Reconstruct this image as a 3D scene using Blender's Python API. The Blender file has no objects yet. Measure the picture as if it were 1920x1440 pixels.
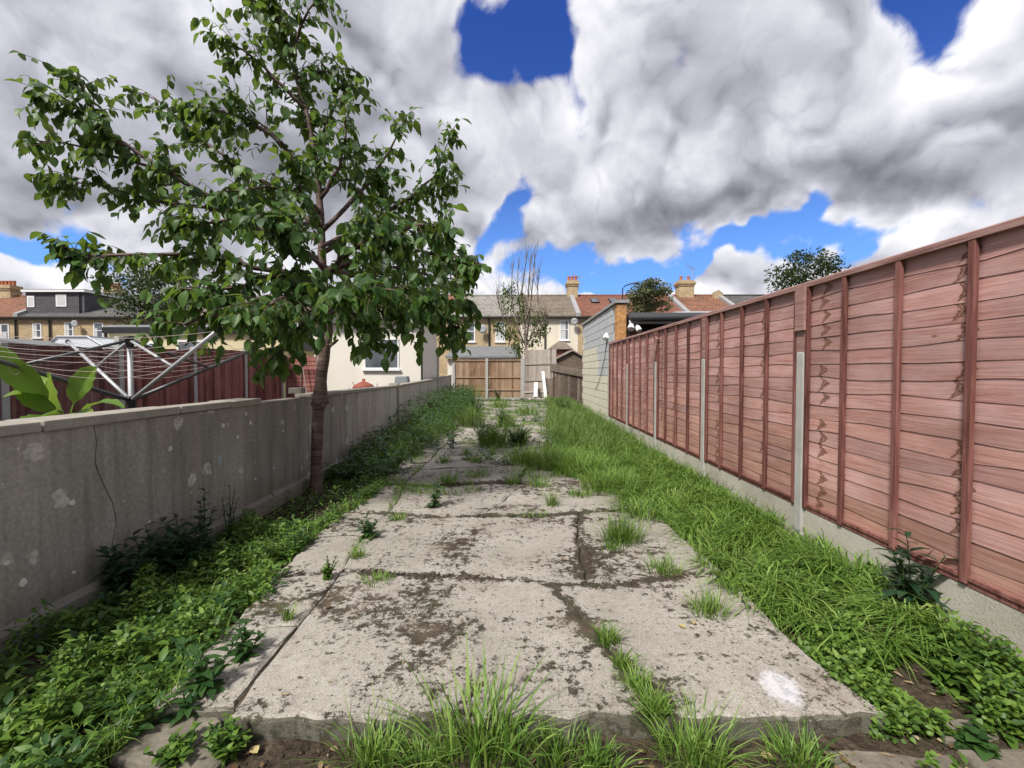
import bpy, math, random
import numpy as np
from mathutils import Vector, Matrix

# ------------------------------------------------------------------ camera, sky, sun, exposure
sc = bpy.context.scene
COL = sc.collection
F = 830.0                      # focal length in photo pixels (1920 wide)
CAMZ = 1.38
PITCH, YAW = math.radians(-1.588), math.radians(0.345)
cam_d = bpy.data.cameras.new('camera')
cam = bpy.data.objects.new('camera', cam_d)
COL.objects.link(cam)
cam.location = (0, 0, CAMZ)
cam.rotation_euler = (math.radians(90) + PITCH, 0, YAW)
cam_d.sensor_width = 36
cam_d.lens = 36 * F / 1920
cam_d.clip_start, cam_d.clip_end = 0.05, 2000
sc.camera = cam
sc.cycles.max_bounces = 5
sc.cycles.diffuse_bounces = 2
sc.cycles.glossy_bounces = 2
sc.cycles.transmission_bounces = 3

sc.view_settings.view_transform = 'Standard'
sc.view_settings.look = 'None'
sc.view_settings.gamma = 1
sc.view_settings.exposure = 1.12
sc.view_settings.use_curve_mapping = False

SUN_EL, SUN_AZ = math.radians(52), math.radians(-144)    # azimuth from +Y towards +X: left and behind the camera
sdir = Vector((math.sin(SUN_AZ) * math.cos(SUN_EL), math.cos(SUN_AZ) * math.cos(SUN_EL), math.sin(SUN_EL)))
sun_d = bpy.data.lights.new('sun', 'SUN')
sun_d.energy = 2.6
sun_d.angle = math.radians(10)
sun_d.color = (1.0, 0.95, 0.88)
sun = bpy.data.objects.new('sun', sun_d)
COL.objects.link(sun)
sun.rotation_euler = (-sdir).to_track_quat('-Z', 'Y').to_euler()


class G:
    """small node-graph helper"""
    def __init__(s, tree):
        s.t = tree

    def n(s, typ, ins=None, **props):
        nd = s.t.nodes.new(typ)
        for k, v in props.items():
            setattr(nd, k, v)
        for k, v in (ins or {}).items():
            s.put(nd.inputs[k], v)
        return nd

    def put(s, sock, v):
        if isinstance(v, bpy.types.NodeSocket):
            s.t.links.new(v, sock)
        elif isinstance(v, (tuple, list)) and sock.type == 'RGBA' and len(v) == 3:
            sock.default_value = (*v, 1)
        else:
            sock.default_value = v

    def m(s, op, a, b=0.0, c=0.0, clamp=False):
        nd = s.n('ShaderNodeMath', {0: a, 1: b, 2: c}, operation=op)
        nd.use_clamp = clamp
        return nd.outputs[0]

    def vm(s, op, a, b=None, out=0):
        nd = s.n('ShaderNodeVectorMath', {0: a}, operation=op)
        if b is not None:
            if op == 'SCALE':
                s.put(nd.inputs['Scale'], b)
            else:
                s.put(nd.inputs[1], b)
        return nd.outputs['Value'] if op in ('DOT_PRODUCT', 'LENGTH', 'DISTANCE') else nd.outputs[0]

    def noise(s, vec, scale=5.0, detail=4.0, rough=0.55, dist=0.0, col=False):
        nd = s.n('ShaderNodeTexNoise', {'Vector': vec, 'Scale': scale, 'Detail': detail, 'Roughness': rough, 'Distortion': dist})
        return nd.outputs['Color' if col else 'Fac']

    def vor(s, vec, scale=5.0, feature='F1', rnd=1.0, out='Distance'):
        nd = s.n('ShaderNodeTexVoronoi', {'Vector': vec, 'Scale': scale, 'Randomness': rnd}, feature=feature)
        return nd.outputs[out]

    def sstep(s, x, lo, hi, a=0.0, b=1.0):
        nd = s.n('ShaderNodeMapRange', {'Value': x, 'From Min': lo, 'From Max': hi, 'To Min': a, 'To Max': b}, interpolation_type='SMOOTHSTEP')
        return nd.outputs[0]

    def mix(s, fac, a, b, blend='MIX'):
        nd = s.n('ShaderNodeMix', data_type='RGBA', blend_type=blend)
        s.put(nd.inputs[0], fac)
        s.put(nd.inputs[6], a)
        s.put(nd.inputs[7], b)
        return nd.outputs[2]

    def ramp(s, fac, stops):
        nd = s.n('ShaderNodeValToRGB', {'Fac': fac})
        el = nd.color_ramp.elements
        while len(el) < len(stops):
            el.new(0.5)
        for e, (p, c) in zip(el, stops):
            e.position = p
            e.color = (*c, 1) if len(c) == 3 else c
        return nd.outputs[0]

    def mapv(s, vec, scale=(1, 1, 1), loc=(0, 0, 0), rot=(0, 0, 0)):
        return s.n('ShaderNodeMapping', {'Vector': vec, 'Location': loc, 'Rotation': rot, 'Scale': scale}).outputs[0]

    def pos(s):
        return s.n('ShaderNodeNewGeometry').outputs['Position']

    def obj(s):
        return s.n('ShaderNodeTexCoord').outputs['Object']

    def sep(s, v):
        nd = s.n('ShaderNodeSeparateXYZ', {0: v})
        return nd.outputs[0], nd.outputs[1], nd.outputs[2]

    def comb(s, x=0.0, y=0.0, z=0.0):
        return s.n('ShaderNodeCombineXYZ', {0: x, 1: y, 2: z}).outputs[0]


# ---- world: Nishita sky with broken cumulus mixed over it, laid out by direction (azimuth, elevation)
world = bpy.data.worlds.new('World')
sc.world = world
world.use_nodes = True
world.node_tree.nodes.clear()
g = G(world.node_tree)
SKY_STRENGTH = 0.1
CLOUD = 0.53                  # radiance of the brightest cloud
d = g.n('ShaderNodeTexCoord').outputs['Generated']
dx, dy, dz = g.sep(d)
sky = g.n('ShaderNodeTexSky', sky_type='NISHITA', sun_disc=False, sun_elevation=SUN_EL, sun_rotation=SUN_AZ,
          air_density=1.0, dust_density=0.3, ozone_density=3.0)
hsv = g.n('ShaderNodeHueSaturation', {'Hue': 0.525, 'Saturation': 1.32, 'Value': 0.68, 'Color': sky.outputs[0]})
az = g.m('ARCTAN2', dx, dy)
el = g.m('ARCSINE', dz)
# clouds hang in a layer: they shrink towards the horizon
den = g.m('ADD', g.m('MAXIMUM', dz, -0.3), 1.0)
pl = g.comb(g.m('ADD', g.m('DIVIDE', dx, den), 3.1), g.m('ADD', g.m('DIVIDE', dy, den), 1.7), 0)


def noise2(vec, scale, detail, rough=0.5, typ='FBM', lac=2.0, col=False):
    nd = g.n('ShaderNodeTexNoise', noise_dimensions='2D', noise_type=typ)
    nd.normalize = True if typ == 'FBM' else False
    for k, v in {'Vector': vec, 'Scale': scale, 'Detail': detail, 'Roughness': rough, 'Lacunarity': lac}.items():
        g.put(nd.inputs[k], v)
    if typ == 'RIDGED_MULTIFRACTAL':
        nd.inputs['Offset'].default_value = 1.0
        nd.inputs['Gain'].default_value = 1.2
    return nd.outputs['Color' if col else 'Fac']


w1 = g.vm('SUBTRACT', noise2(pl, 4.5, 4, 0.55, col=True), (0.5, 0.5, 0.5))
ae = g.comb(g.m('MULTIPLY', az, 57.2958), g.m('MULTIPLY', el, 57.2958), 0)
aew = g.vm('ADD', ae, g.vm('MULTIPLY', w1, (17, 15, 0)))
plw = g.vm('ADD', pl, g.vm('SCALE', w1, 0.10))


def blobs(lst, vec):
    tot = 0.0
    for (a, e, ra, re, w) in lst:
        q = g.n('ShaderNodeVectorMath', {0: vec, 1: (1 / ra, 1 / re, 0), 2: (-a / ra, -e / re, 0)}, operation='MULTIPLY_ADD').outputs[0]
        tot = g.m('MULTIPLY_ADD', g.m('POWER', 0.3679, g.vm('DOT_PRODUCT', q, q)), w, tot)
    return tot


gaps = blobs([(1.5, 39.5, 7.5, 4.3, .85), (-6, 41, 3, 4, .35), (6.0, 30.5, 2.2, 5.0, .36), (41, 31.5, 4.6, 6.5, .75), (50, 33, 7.0, 2.6, .45), (31, 14.8, 12, 2.2, .8),
              (11, 13.2, 11, 2.0, .66), (-2.5, 19.0, 2.6, 5.0, .55), (-47, 9.2, 9, 1.8, .7),
              (120, 28, 16, 7, .6), (-120, 32, 18, 8, .6), (180, 24, 18, 6, .6), (-24, 19, 10, 6, -.22)], aew)
puff = noise2(plw, 8.0, 4.0, 0.5, 'RIDGED_MULTIFRACTAL', 2.1)
fine = noise2(plw, 15.0, 6, 0.66)
lump = noise2(pl, 3.6, 3, 0.5)
upw = g.vm('ADD', plw, g.comb(g.m('MULTIPLY', dx, -0.022), g.m('MULTIPLY', dy, -0.022), 0))
puff2 = noise2(upw, 8.0, 2.5, 0.5, 'RIDGED_MULTIFRACTAL', 2.1)
lump2 = noise2(g.vm('ADD', upw, g.comb(g.m('MULTIPLY', dx, -0.04), g.m('MULTIPLY', dy, -0.04), 0)), 3.6, 2, 0.5)
puffs = g.m('SUBTRACT', 1.0, g.m('MULTIPLY', puff, 0.55))
cov = g.m('SUBTRACT', g.m('ADD', g.m('ADD', g.m('MULTIPLY', lump, 0.7), g.m('MULTIPLY', puffs, 0.30)), g.m('MULTIPLY', fine, 0.40)), gaps)
alpha = g.sstep(cov, 0.25, 0.50)
# light and dark masses of the cloud: thick bases grey, thin edges and sunward tops bright
lights = blobs([(44, 27.5, 7.0, 3.6, .42), (-10, 32, 5, 4.0, .24), (11, 34, 7, 5, .24), (-36, 39, 10, 7, .34), (-1, 9.5, 7, 3.2, .28), (8, 24, 9, 4.5, .22),
                (22, 10.3, 18, 1.8, .34), (47, 13, 9, 2.6, .30), (-47, 6, 9, 1.7, .34)], aew)
darks = blobs([(20, 17.8, 10, 2.6, .32), (40, 19.2, 11, 2.4, .32), (-40, 22, 15, 6.5, .10), (-18, 28, 10, 6, .04), (25, 30, 7, 6, .14)], aew)
edge = g.sstep(cov, 0.36, 0.85, 0.22, 0.0)
s1 = g.m('ADD', g.m('ADD', 0.43, edge), g.m('SUBTRACT', lights, darks))
s1 = g.m('MULTIPLY_ADD', g.m('SUBTRACT', fine, 0.5), 0.52, s1)
s1 = g.m('MULTIPLY_ADD', g.m('SUBTRACT', puffs, 0.45), 0.34, s1)
s1 = g.m('MULTIPLY_ADD', g.m('SUBTRACT', lump, 0.5), 0.5, s1)
s1 = g.m('MULTIPLY_ADD', g.m('SUBTRACT', puff2, puff), 0.20, s1)
s1 = g.m('MULTIPLY_ADD', g.m('SUBTRACT', lump, lump2), 0.75, s1)
ccol = g.ramp(s1, [(0.0, (.17, .175, .205)), (0.3, (.31, .315, .36)), (0.55, (.50, .505, .57)), (0.8, (.76, .76, .81)), (1.0, (.98, .98, 1.0))])
ccol = g.vm('SCALE', ccol, CLOUD / SKY_STRENGTH)
haze_f = g.sstep(dz, 0.04, 0.50, 0.80, 0.0)
base = g.mix(haze_f, hsv.outputs[0], (0.95, 2.5, 5.9))
skyc = g.mix(alpha, base, ccol)
bg = g.n('ShaderNodeBackground', {'Color': skyc, 'Strength': SKY_STRENGTH})
world.cycles.sampling_method = 'MANUAL'
world.cycles.sample_map_resolution = 256
wo = g.n('ShaderNodeOutputWorld', {'Surface': bg.outputs[0]})

# ------------------------------------------------------------------ helpers
rnd = random.Random(11)
NR = np.random.default_rng(11)
cp, sp = math.cos(PITCH), math.sin(PITCH)
RY = Matrix.Rotation(YAW, 3, 'Z')


def ray(px, py):
    u, v = (px - 960) / F, (720 - py) / F
    # camera frame: right = x, forward = y, up = z, pitched then yawed
    return RY @ Vector((u, cp - v * sp, sp + v * cp))


def at(px, py, Y):
    r = ray(px, py)
    k = Y / r.y
    return Vector((r.x * k, Y, CAMZ + r.z * k))


def gz(px, py, z=0.0):
    r = ray(px, py)
    k = (z - CAMZ) / r.z
    return Vector((r.x * k, r.y * k, z))


ORG = {}


class MB:
    def __init__(s, o=(0, 0, 0), u=(1, 0, 0), w=(0, 1, 0), z=(0, 0, 1)):
        s.v, s.f = [], []
        s.M = Matrix((Vector(u), Vector(w), Vector(z))).transposed()
        s.o = Vector(o)

    def pt(s, p):
        s.v.append(tuple(s.o + s.M @ Vector(p)))
        return len(s.v) - 1

    def box(s, a, b, jit=0.0):
        i = len(s.v)
        for z in (a[2], b[2]):
            for (x, y) in ((a[0], a[1]), (b[0], a[1]), (b[0], b[1]), (a[0], b[1])):
                s.pt((x + rnd.uniform(-jit, jit), y + rnd.uniform(-jit, jit), z + rnd.uniform(-jit, jit)))
        s.f += [(i, i + 3, i + 2, i + 1), (i + 4, i + 5, i + 6, i + 7)]
        for k in range(4):
            j = (k + 1) % 4
            s.f.append((i + k, i + j, i + 4 + j, i + 4 + k))
        return s

    def prism(s, pts, a, b, axis=0):
        """polygon pts in the two other axes, extruded along axis from a to b"""
        i, n = len(s.v), len(pts)
        for c in (a, b):
            for (p, q) in pts:
                s.pt({0: (c, p, q), 1: (p, c, q), 2: (p, q, c)}[axis])
        s.f.append(tuple(range(i + n - 1, i - 1, -1)))
        s.f.append(tuple(range(i + n, i + 2 * n)))
        for k in range(n):
            j = (k + 1) % n
            s.f.append((i + k, i + j, i + n + j, i + n + k))
        return s

    def quad(s, a, b, c, e):
        i = len(s.v)
        for p in (a, b, c, e):
            s.pt(p)
        s.f.append((i, i + 1, i + 2, i + 3))
        return s

    def tube(s, pts, rad, n=6, cap=True):
        pts = [Vector(p) for p in pts]
        if not hasattr(rad, '__len__'):
            rad = [rad] * len(pts)
        i0 = len(s.v)
        up = Vector((0.13, 0.2, 1)).normalized()
        for k, p in enumerate(pts):
            t = (pts[min(k + 1, len(pts) - 1)] - pts[max(k - 1, 0)]).normalized()
            a = t.cross(up)
            if a.length < 0.05:
                a = t.cross(Vector((1, 0.1, 0)))
            a.normalize()
            b = t.cross(a)
            for q in range(n):
                an = 2 * math.pi * q / n
                s.pt(p + (a * math.cos(an) + b * math.sin(an)) * rad[k])
        for k in range(len(pts) - 1):
            for q in range(n):
                r = (q + 1) % n
                s.f.append((i0 + k * n + q, i0 + k * n + r, i0 + (k + 1) * n + r, i0 + (k + 1) * n + q))
        if cap:
            s.f.append(tuple(i0 + q for q in range(n - 1, -1, -1)))
            e = i0 + (len(pts) - 1) * n
            s.f.append(tuple(e + q for q in range(n)))
        return s

    def lathe(s, c, prof, n=14):
        i0 = len(s.v)
        for (r, z) in prof:
            for q in range(n):
                an = 2 * math.pi * q / n
                s.pt((c[0] + r * math.cos(an), c[1] + r * math.sin(an), c[2] + z))
        for k in range(len(prof) - 1):
            for q in range(n):
                r = (q + 1) % n
                s.f.append((i0 + k * n + q, i0 + k * n + r, i0 + (k + 1) * n + r, i0 + (k + 1) * n + q))
        s.f.append(tuple(i0 + q for q in range(n - 1, -1, -1)))
        e = i0 + (len(prof) - 1) * n
        s.f.append(tuple(e + q for q in range(n)))
        return s

    def build(s, name, mat, parent=None, smooth=False, bevel=0.0, org=None):
        o = ORG[parent.name] if parent is not None else Vector(org or (0, 0, 0))
        me = bpy.data.meshes.new(name)
        me.from_pydata([(x - o.x, y - o.y, z - o.z) for (x, y, z) in s.v], [], s.f)
        me.materials.append(mat)
        if smooth:
            me.polygons.foreach_set('use_smooth', [True] * len(me.polygons))
        ob = link(name, me, parent, o)
        if bevel:
            bm = ob.modifiers.new('bevel', 'BEVEL')
            bm.width = bevel
            bm.segments = 2
        return ob


def link(name, me, parent=None, org=Vector((0, 0, 0))):
    ob = bpy.data.objects.new(name, me)
    COL.objects.link(ob)
    if parent is not None:
        ob.parent = parent
        ORG[ob.name] = ORG[parent.name]
    else:
        ob.location = org
        ORG[ob.name] = Vector(org)
    return ob


def npmesh(name, V, Fq, mat, parent=None, org=(0, 0, 0), smooth=True, Ft=None):
    """V (n,3), Fq (m,4) quads, Ft (k,3) tris"""
    o = ORG[parent.name] if parent is not None else Vector(org)
    V = np.asarray(V, dtype=np.float64) - np.array(o)
    me = bpy.data.meshes.new(name)
    nq = 0 if Fq is None else len(Fq)
    nt = 0 if Ft is None else len(Ft)
    loops, starts = [], []
    if nq:
        loops.append(np.asarray(Fq).reshape(-1))
        starts.append(np.arange(nq) * 4)
    if nt:
        loops.append(np.asarray(Ft).reshape(-1))
        starts.append(nq * 4 + np.arange(nt) * 3)
    loops = np.concatenate(loops).astype(np.int32)
    starts = np.concatenate(starts).astype(np.int32)
    me.vertices.add(len(V))
    me.vertices.foreach_set('co', V.astype(np.float32).reshape(-1))
    me.loops.add(len(loops))
    me.loops.foreach_set('vertex_index', loops)
    me.polygons.add(nq + nt)
    me.polygons.foreach_set('loop_start', starts)
    if smooth:
        me.polygons.foreach_set('use_smooth', np.ones(nq + nt, dtype=bool))
    me.update(calc_edges=True)
    me.materials.append(mat)
    return link(name, me, parent, o)


def tag(o, label=None, cat=None, group=None, kind=None):
    if label:
        o['label'] = label
    if cat:
        o['category'] = cat
    if group:
        o['group'] = group
    if kind:
        o['kind'] = kind
    return o


def thing(name, loc, label, cat, group=None):
    o = bpy.data.objects.new(name, None)
    COL.objects.link(o)
    o.location = loc
    o.empty_display_size = 0.2
    ORG[o.name] = Vector(loc)
    return tag(o, label, cat, group)


def part_empty(name, parent):
    o = bpy.data.objects.new(name, None)
    COL.objects.link(o)
    o.parent = parent
    ORG[o.name] = ORG[parent.name]
    return o


def nrm(a):
    return a / np.maximum(np.linalg.norm(a, axis=-1, keepdims=True), 1e-9)


def blades(P, H, lean, wid, droop, rg):
    """grass blades: P (n,3) bases, H heights, lean (n,2) horizontal travel of the tip as a share of H, wid, droop"""
    n = len(P)
    ts = np.array([0, .3, .6, .85, 1.0])
    ws = np.array([.8, 1.0, .8, .45, 0.02])
    side = np.stack([-lean[:, 1], lean[:, 0], np.zeros(n)], 1) + np.stack([rg.normal(0, .5, n), rg.normal(0, .5, n), np.zeros(n)], 1) * .5
    side = nrm(side)
    V = np.zeros((n, 10, 3))
    for k, t in enumerate(ts):
        hx = lean * (H * t ** 1.9)[:, None] if False else lean * (H[:, None] * t ** 1.8)
        zz = H * (t - droop * t ** 3)
        c = P + np.concatenate([hx, zz[:, None]], 1)
        V[:, 2 * k] = c - side * (wid * ws[k] / 2)[:, None]
        V[:, 2 * k + 1] = c + side * (wid * ws[k] / 2)[:, None]
    base = np.arange(n)[:, None] * 10
    q = np.concatenate([base + np.array([2 * k, 2 * k + 1, 2 * k + 3, 2 * k + 2]) for k in range(4)], 1).reshape(-1, 4)
    return V.reshape(-1, 3), q


LEAF_BIG = (np.array([0.22, 0.48, 0.78]), np.array([0.36, 0.5, 0.30]))
LEAF_MID = (np.array([0.3, 0.65]), np.array([0.5, 0.40]))
LEAF_LONG = (np.array([0.25, 0.6]), np.array([0.5, 0.42]))
LEAF_TINY = (np.array([0.45]), np.array([0.5]))


def leafgeo(P, D, U, L, W, shape, fold=0.25, curl=0.25):
    """leaves: base P, axis D, normal U (n,3); returns verts and quads/tris"""
    ts, ws = shape
    n = len(P)
    D = nrm(D)
    S = nrm(np.cross(D, U))
    N = np.cross(S, D)
    fold = np.broadcast_to(fold, n)
    curl = np.broadcast_to(curl, n)
    m = len(ts)
    V = np.zeros((n, 2 + 3 * m, 3))
    V[:, 0] = P
    for k in range(m):
        t, w = ts[k], ws[k]
        c = P + D * (L * t)[:, None] - N * (curl * L * t * t)[:, None]
        s_ = S * (W * w)[:, None]
        up = N * (W * w * fold)[:, None]
        V[:, 1 + 3 * k] = c - s_ + up
        V[:, 2 + 3 * k] = c
        V[:, 3 + 3 * k] = c + s_ + up
    V[:, -1] = P + D * L[:, None] - N * (curl * L)[:, None]
    b = np.arange(n)[:, None] * (2 + 3 * m)
    tri = [b + np.array([0, 2, 1]), b + np.array([0, 3, 2])]
    e = 1 + 3 * (m - 1)
    tri += [b + np.array([e, e + 1, 1 + 3 * m]), b + np.array([e + 1, e + 2, 1 + 3 * m])]
    Ft = np.concatenate(tri, 0)
    Fq = None
    if m > 1:
        Fq = np.concatenate([np.concatenate([b + np.array([1 + 3 * k, 2 + 3 * k, 5 + 3 * k, 4 + 3 * k]),
                                             b + np.array([2 + 3 * k, 3 + 3 * k, 6 + 3 * k, 5 + 3 * k])], 0) for k in range(m - 1)], 0)
    return V.reshape(-1, 3), Fq, Ft


def join(*geos):
    Vs, Qs, Ts, k = [], [], [], 0
    for gg in geos:
        V, q = gg[0], gg[1]
        t = gg[2] if len(gg) > 2 else None
        Vs.append(V)
        if q is not None and len(q):
            Qs.append(q + k)
        if t is not None and len(t):
            Ts.append(t + k)
        k += len(V)
    return np.concatenate(Vs), (np.concatenate(Qs) if Qs else None), (np.concatenate(Ts) if Ts else None)


def vnoise(x, y, s=1.0, seed=0.0):
    x, y = np.asarray(x) * s + seed, np.asarray(y) * s - seed * 1.7
    return (np.sin(1.7 * x + 2.3 * np.sin(.9 * y + seed)) + np.sin(2.1 * y + 1.9 * np.sin(1.3 * x)) + .6 * np.sin(4.3 * x + 3.1 * y) + .5 * np.sin(6.1 * y - 4.7 * x)) / 3.1


# ------------------------------------------------------------------ materials
def mat(name):
    m = bpy.data.materials.new(name)
    m.use_nodes = True
    m.node_tree.nodes.clear()
    return m, G(m.node_tree)


def finish(m, g, col, rough=0.85, bump=None, bstr=0.3, bdist=0.01, spec=0.3, metal=0.0, trans=None, extra=None):
    ins = {'Base Color': col, 'Roughness': rough, 'Metallic': metal, 'Specular IOR Level': spec}
    if bump is not None:
        ins['Normal'] = g.n('ShaderNodeBump', {'Height': bump, 'Strength': bstr, 'Distance': bdist}).outputs[0]
    b = g.n('ShaderNodeBsdfPrincipled', ins)
    out = b.outputs[0]
    if trans is not None:
        tr = g.n('ShaderNodeBsdfTranslucent', {'Color': trans[1]})
        out = g.n('ShaderNodeMixShader', {0: trans[0], 1: out, 2: tr.outputs[0]}).outputs[0]
    g.n('ShaderNodeOutputMaterial', {'Surface': out})
    return m


def plain(name, col, rough=0.7, var=0.15, scale=6.0, spec=0.3, metal=0.0, bump=0.15, fine=60.0, streak=False):
    m, g = mat(name)
    p = g.pos()
    q = g.mapv(p, scale=(1, 1, .15)) if streak else p
    a = g.noise(q, scale, 5, .6)
    f = g.noise(p, fine, 3, .6)
    k = g.m('ADD', g.m('MULTIPLY', g.m('SUBTRACT', a, .5), 2 * var), g.m('MULTIPLY', g.m('SUBTRACT', f, .5), var))
    c = g.vm('SCALE', g.mix(0.0, col, col), g.m('ADD', 1.0, k))
    return finish(m, g, c, rough, f, bump, .004, spec, metal)


def foliage(name, cols, trans=0.3, rough=0.45, spec=0.45, back=1.15):
    m, g = mat(name)
    geo = g.n('ShaderNodeNewGeometry')
    oi = g.n('ShaderNodeObjectInfo').outputs['Random']
    r = g.m('FRACT', g.m('ADD', geo.outputs['Random Per Island'], oi))
    big = g.noise(geo.outputs['Position'], 2.2, 3, .5)
    k = g.m('ADD', g.m('MULTIPLY', r, .75), g.m('MULTIPLY', g.m('SUBTRACT', big, .5), .7), clamp=True)
    n = len(cols)
    c = g.ramp(k, [(i / (n - 1) if n > 1 else 0, cc) for i, cc in enumerate(cols)])
    c = g.mix(geo.outputs['Backfacing'], c, g.vm('SCALE', c, back))
    tc = g.mix(0.5, c, (.30, .42, .04), 'MIX')
    return finish(m, g, c, rough, None, spec=spec, trans=(trans, tc))


MT = {}
# concrete of the old path: gritty, mottled, with moss, brown lichen crust and one spill of white paint
m, g = mat('path_concrete')
p = g.pos()
px_, py_, pz_ = g.sep(p)
n1 = g.noise(p, 1.3, 5, .6)
n2 = g.noise(p, 9, 6, .65)
n3 = g.noise(p, 130, 2, .6)
c = g.ramp(n1, [(.3, (.235, .215, .185)), (.5, (.325, .30, .262)), (.72, (.405, .378, .335))])
c = g.mix(g.sstep(n2, .38, .62, .0, .45), c, (.30, .27, .24))
v1 = g.vor(p, 95)
c = g.mix(g.sstep(v1, .16, .30, .62, 0.0), c, (.62, .60, .55))
c = g.mix(g.sstep(n3, .53, .68, 0, .55), c, (.13, .115, .10))
reg = g.noise(g.mapv(p, loc=(4.2, 1.1, 0)), 1.5, 4, .6)
crust = g.noise(p, 13.0, 10, .76, 0.0)
cr = g.m('ADD', crust, g.m('MULTIPLY', g.m('SUBTRACT', reg, .5), .62))
wrp = g.m('MULTIPLY', g.m('SINE', g.m('ADD', g.m('MULTIPLY', px_, 2.2), g.m('MULTIPLY', py_, 1.3))), .085)
wrp = g.m('MULTIPLY_ADD', g.m('SINE', g.m('ADD', g.m('MULTIPLY', px_, 5.1), g.m('MULTIPLY', py_, .7))), .03, wrp)
pyw = g.m('SUBTRACT', py_, wrp)
jn = None
for yj in (2.93, 4.24, 5.45, 6.75):
    dj_ = g.m('ABSOLUTE', g.m('SUBTRACT', g.m('MULTIPLY_ADD', g.m('SUBTRACT', n2, .5), .16, pyw), yj))
    jn = dj_ if jn is None else g.m('MINIMUM', jn, dj_)
cr = g.m('ADD', cr, g.sstep(jn, .0, .085, .16, 0))
lx = g.mix(g.sstep(pyw, 2.90, 2.96), g.m('MULTIPLY_ADD', pyw, -.347, 1.237), g.m('MULTIPLY_ADD', pyw, .122, .1025))
lx = g.sep(lx)[0]
dl = g.m('ABSOLUTE', g.m('SUBTRACT', g.m('MULTIPLY_ADD', g.m('SUBTRACT', n2, .5), .18, px_), lx))
cr = g.m('ADD', cr, g.m('MULTIPLY', g.sstep(dl, .0, .10, .15, 0), g.sstep(pyw, 4.15, 4.3, 1, 0)))
crm = g.sstep(cr, .555, .60)
mcol = g.mix(g.m('ADD', g.sstep(g.noise(p, 3.1, 3, .5), .45, .6), g.sstep(py_, 2.2, 3.2, .5, -.4), clamp=True), (.027, .018, .012), (.022, .024, .008))
mcol = g.mix(g.sstep(n3, .45, .7, 0, .5), mcol, (.07, .048, .035))
nearf = g.sstep(py_, 4.8, 9.0, 1.0, .55)
c = g.mix(g.m('MULTIPLY', g.m('MULTIPLY', crm, .93), nearf), c, mcol)
sp2 = g.noise(p, 30, 6, .7)
spk = g.sstep(g.m('ADD', sp2, g.m('MULTIPLY', g.m('SUBTRACT', reg, .5), .5)), .56, .62, 0, .8)
c = g.mix(g.m('MULTIPLY', spk, nearf), c, mcol)
mv = g.sstep(g.m('ADD', g.noise(p, 2.4, 5, .6), g.m('MULTIPLY', g.m('SUBTRACT', reg, .5), .4)), .52, .70, 0, .28)
c = g.mix(mv, c, (.19, .13, .10))
dirt = g.noise(p, 22, 6, .75)
c = g.mix(g.sstep(dirt, .50, .66, 0, .5), c, (.155, .125, .10))
sx = g.m('DIVIDE', g.m('SUBTRACT', g.m('ADD', px_, g.m('MULTIPLY', g.m('SUBTRACT', py_, 1.9), -.12)), 1.165), .085)
sy = g.m('DIVIDE', g.m('SUBTRACT', py_, 1.905), .115)
rr = g.m('ADD', g.m('MULTIPLY', sx, sx), g.m('MULTIPLY', sy, sy))
sm = g.sstep(g.m('ADD', rr, g.m('MULTIPLY', g.m('SUBTRACT', g.noise(p, 38, 5, .7), .5), 2.6)), .25, 1.25, .8, 0.0)
c = g.mix(sm, c, (.58, .58, .61))
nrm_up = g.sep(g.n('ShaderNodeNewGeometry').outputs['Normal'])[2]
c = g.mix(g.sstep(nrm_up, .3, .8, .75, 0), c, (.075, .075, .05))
h = g.m('ADD', g.m('ADD', g.m('MULTIPLY', n3, .35), g.m('MULTIPLY', n2, .5)), g.m('ADD', g.m('MULTIPLY', crm, .55), g.m('MULTIPLY', v1, .2)))
MT['path'] = finish(m, g, c, .92, h, .55, .012, .2)

# rendered boundary wall: dark weathered cement with pale lichen discs and paint flecks
m, g = mat('wall_render')
p = g.pos()
_, wy, wz = g.sep(p)
n1 = g.noise(g.mapv(p, scale=(1, 1, .35)), 1.6, 6, .62)
n2 = g.noise(p, 40, 3, .6)
c = g.ramp(n1, [(.28, (.18, .168, .15)), (.5, (.285, .27, .24)), (.75, (.40, .378, .34))])
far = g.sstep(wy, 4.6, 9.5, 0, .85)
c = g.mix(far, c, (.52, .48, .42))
st = g.noise(g.mapv(p, scale=(6, 6, .35)), 1.5, 4, .6)
c = g.mix(g.sstep(st, .44, .70, 0, .5), c, (.125, .116, .095))
c = g.mix(g.sstep(g.m('ADD', wz, g.m('MULTIPLY', g.noise(p, 3, 4, .6), .5)), .25, .62, .55, 0), c, (.105, .105, .072))
st2 = g.noise(g.mapv(p, loc=(5, 2, 1), scale=(4, 4, .5)), 1.2, 5, .65)
c = g.mix(g.sstep(st2, .55, .72, 0, .5), c, (.27, .25, .21))
c = g.mix(g.sstep(g.noise(p, .8, 2, .5), .60, .74, 0, .45), c, (.36, .29, .19))
vn = g.n('ShaderNodeTexVoronoi', {'Vector': g.vm('ADD', p, g.vm('SCALE', g.noise(p, 11, 4, .7, col=True), .11)), 'Scale': 5.2})
thr = g.m('MULTIPLY', g.m('POWER', g.sep(vn.outputs['Color'])[0], 3.0), .36)
lic = g.sstep(g.m('SUBTRACT', vn.outputs['Distance'], thr), -.05, .0, .8, 0)
lic = g.m('MULTIPLY', lic, g.sstep(g.noise(p, 24, 4, .7), .34, .56, .25, 1))
c = g.mix(g.m('MULTIPLY', lic, .8), c, (.62, .60, .54))
vn2 = g.n('ShaderNodeTexVoronoi', {'Vector': g.vm('ADD', p, g.vm('SCALE', g.noise(p, 60, 3, .6, col=True), .02)), 'Scale': 15.0})
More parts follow.
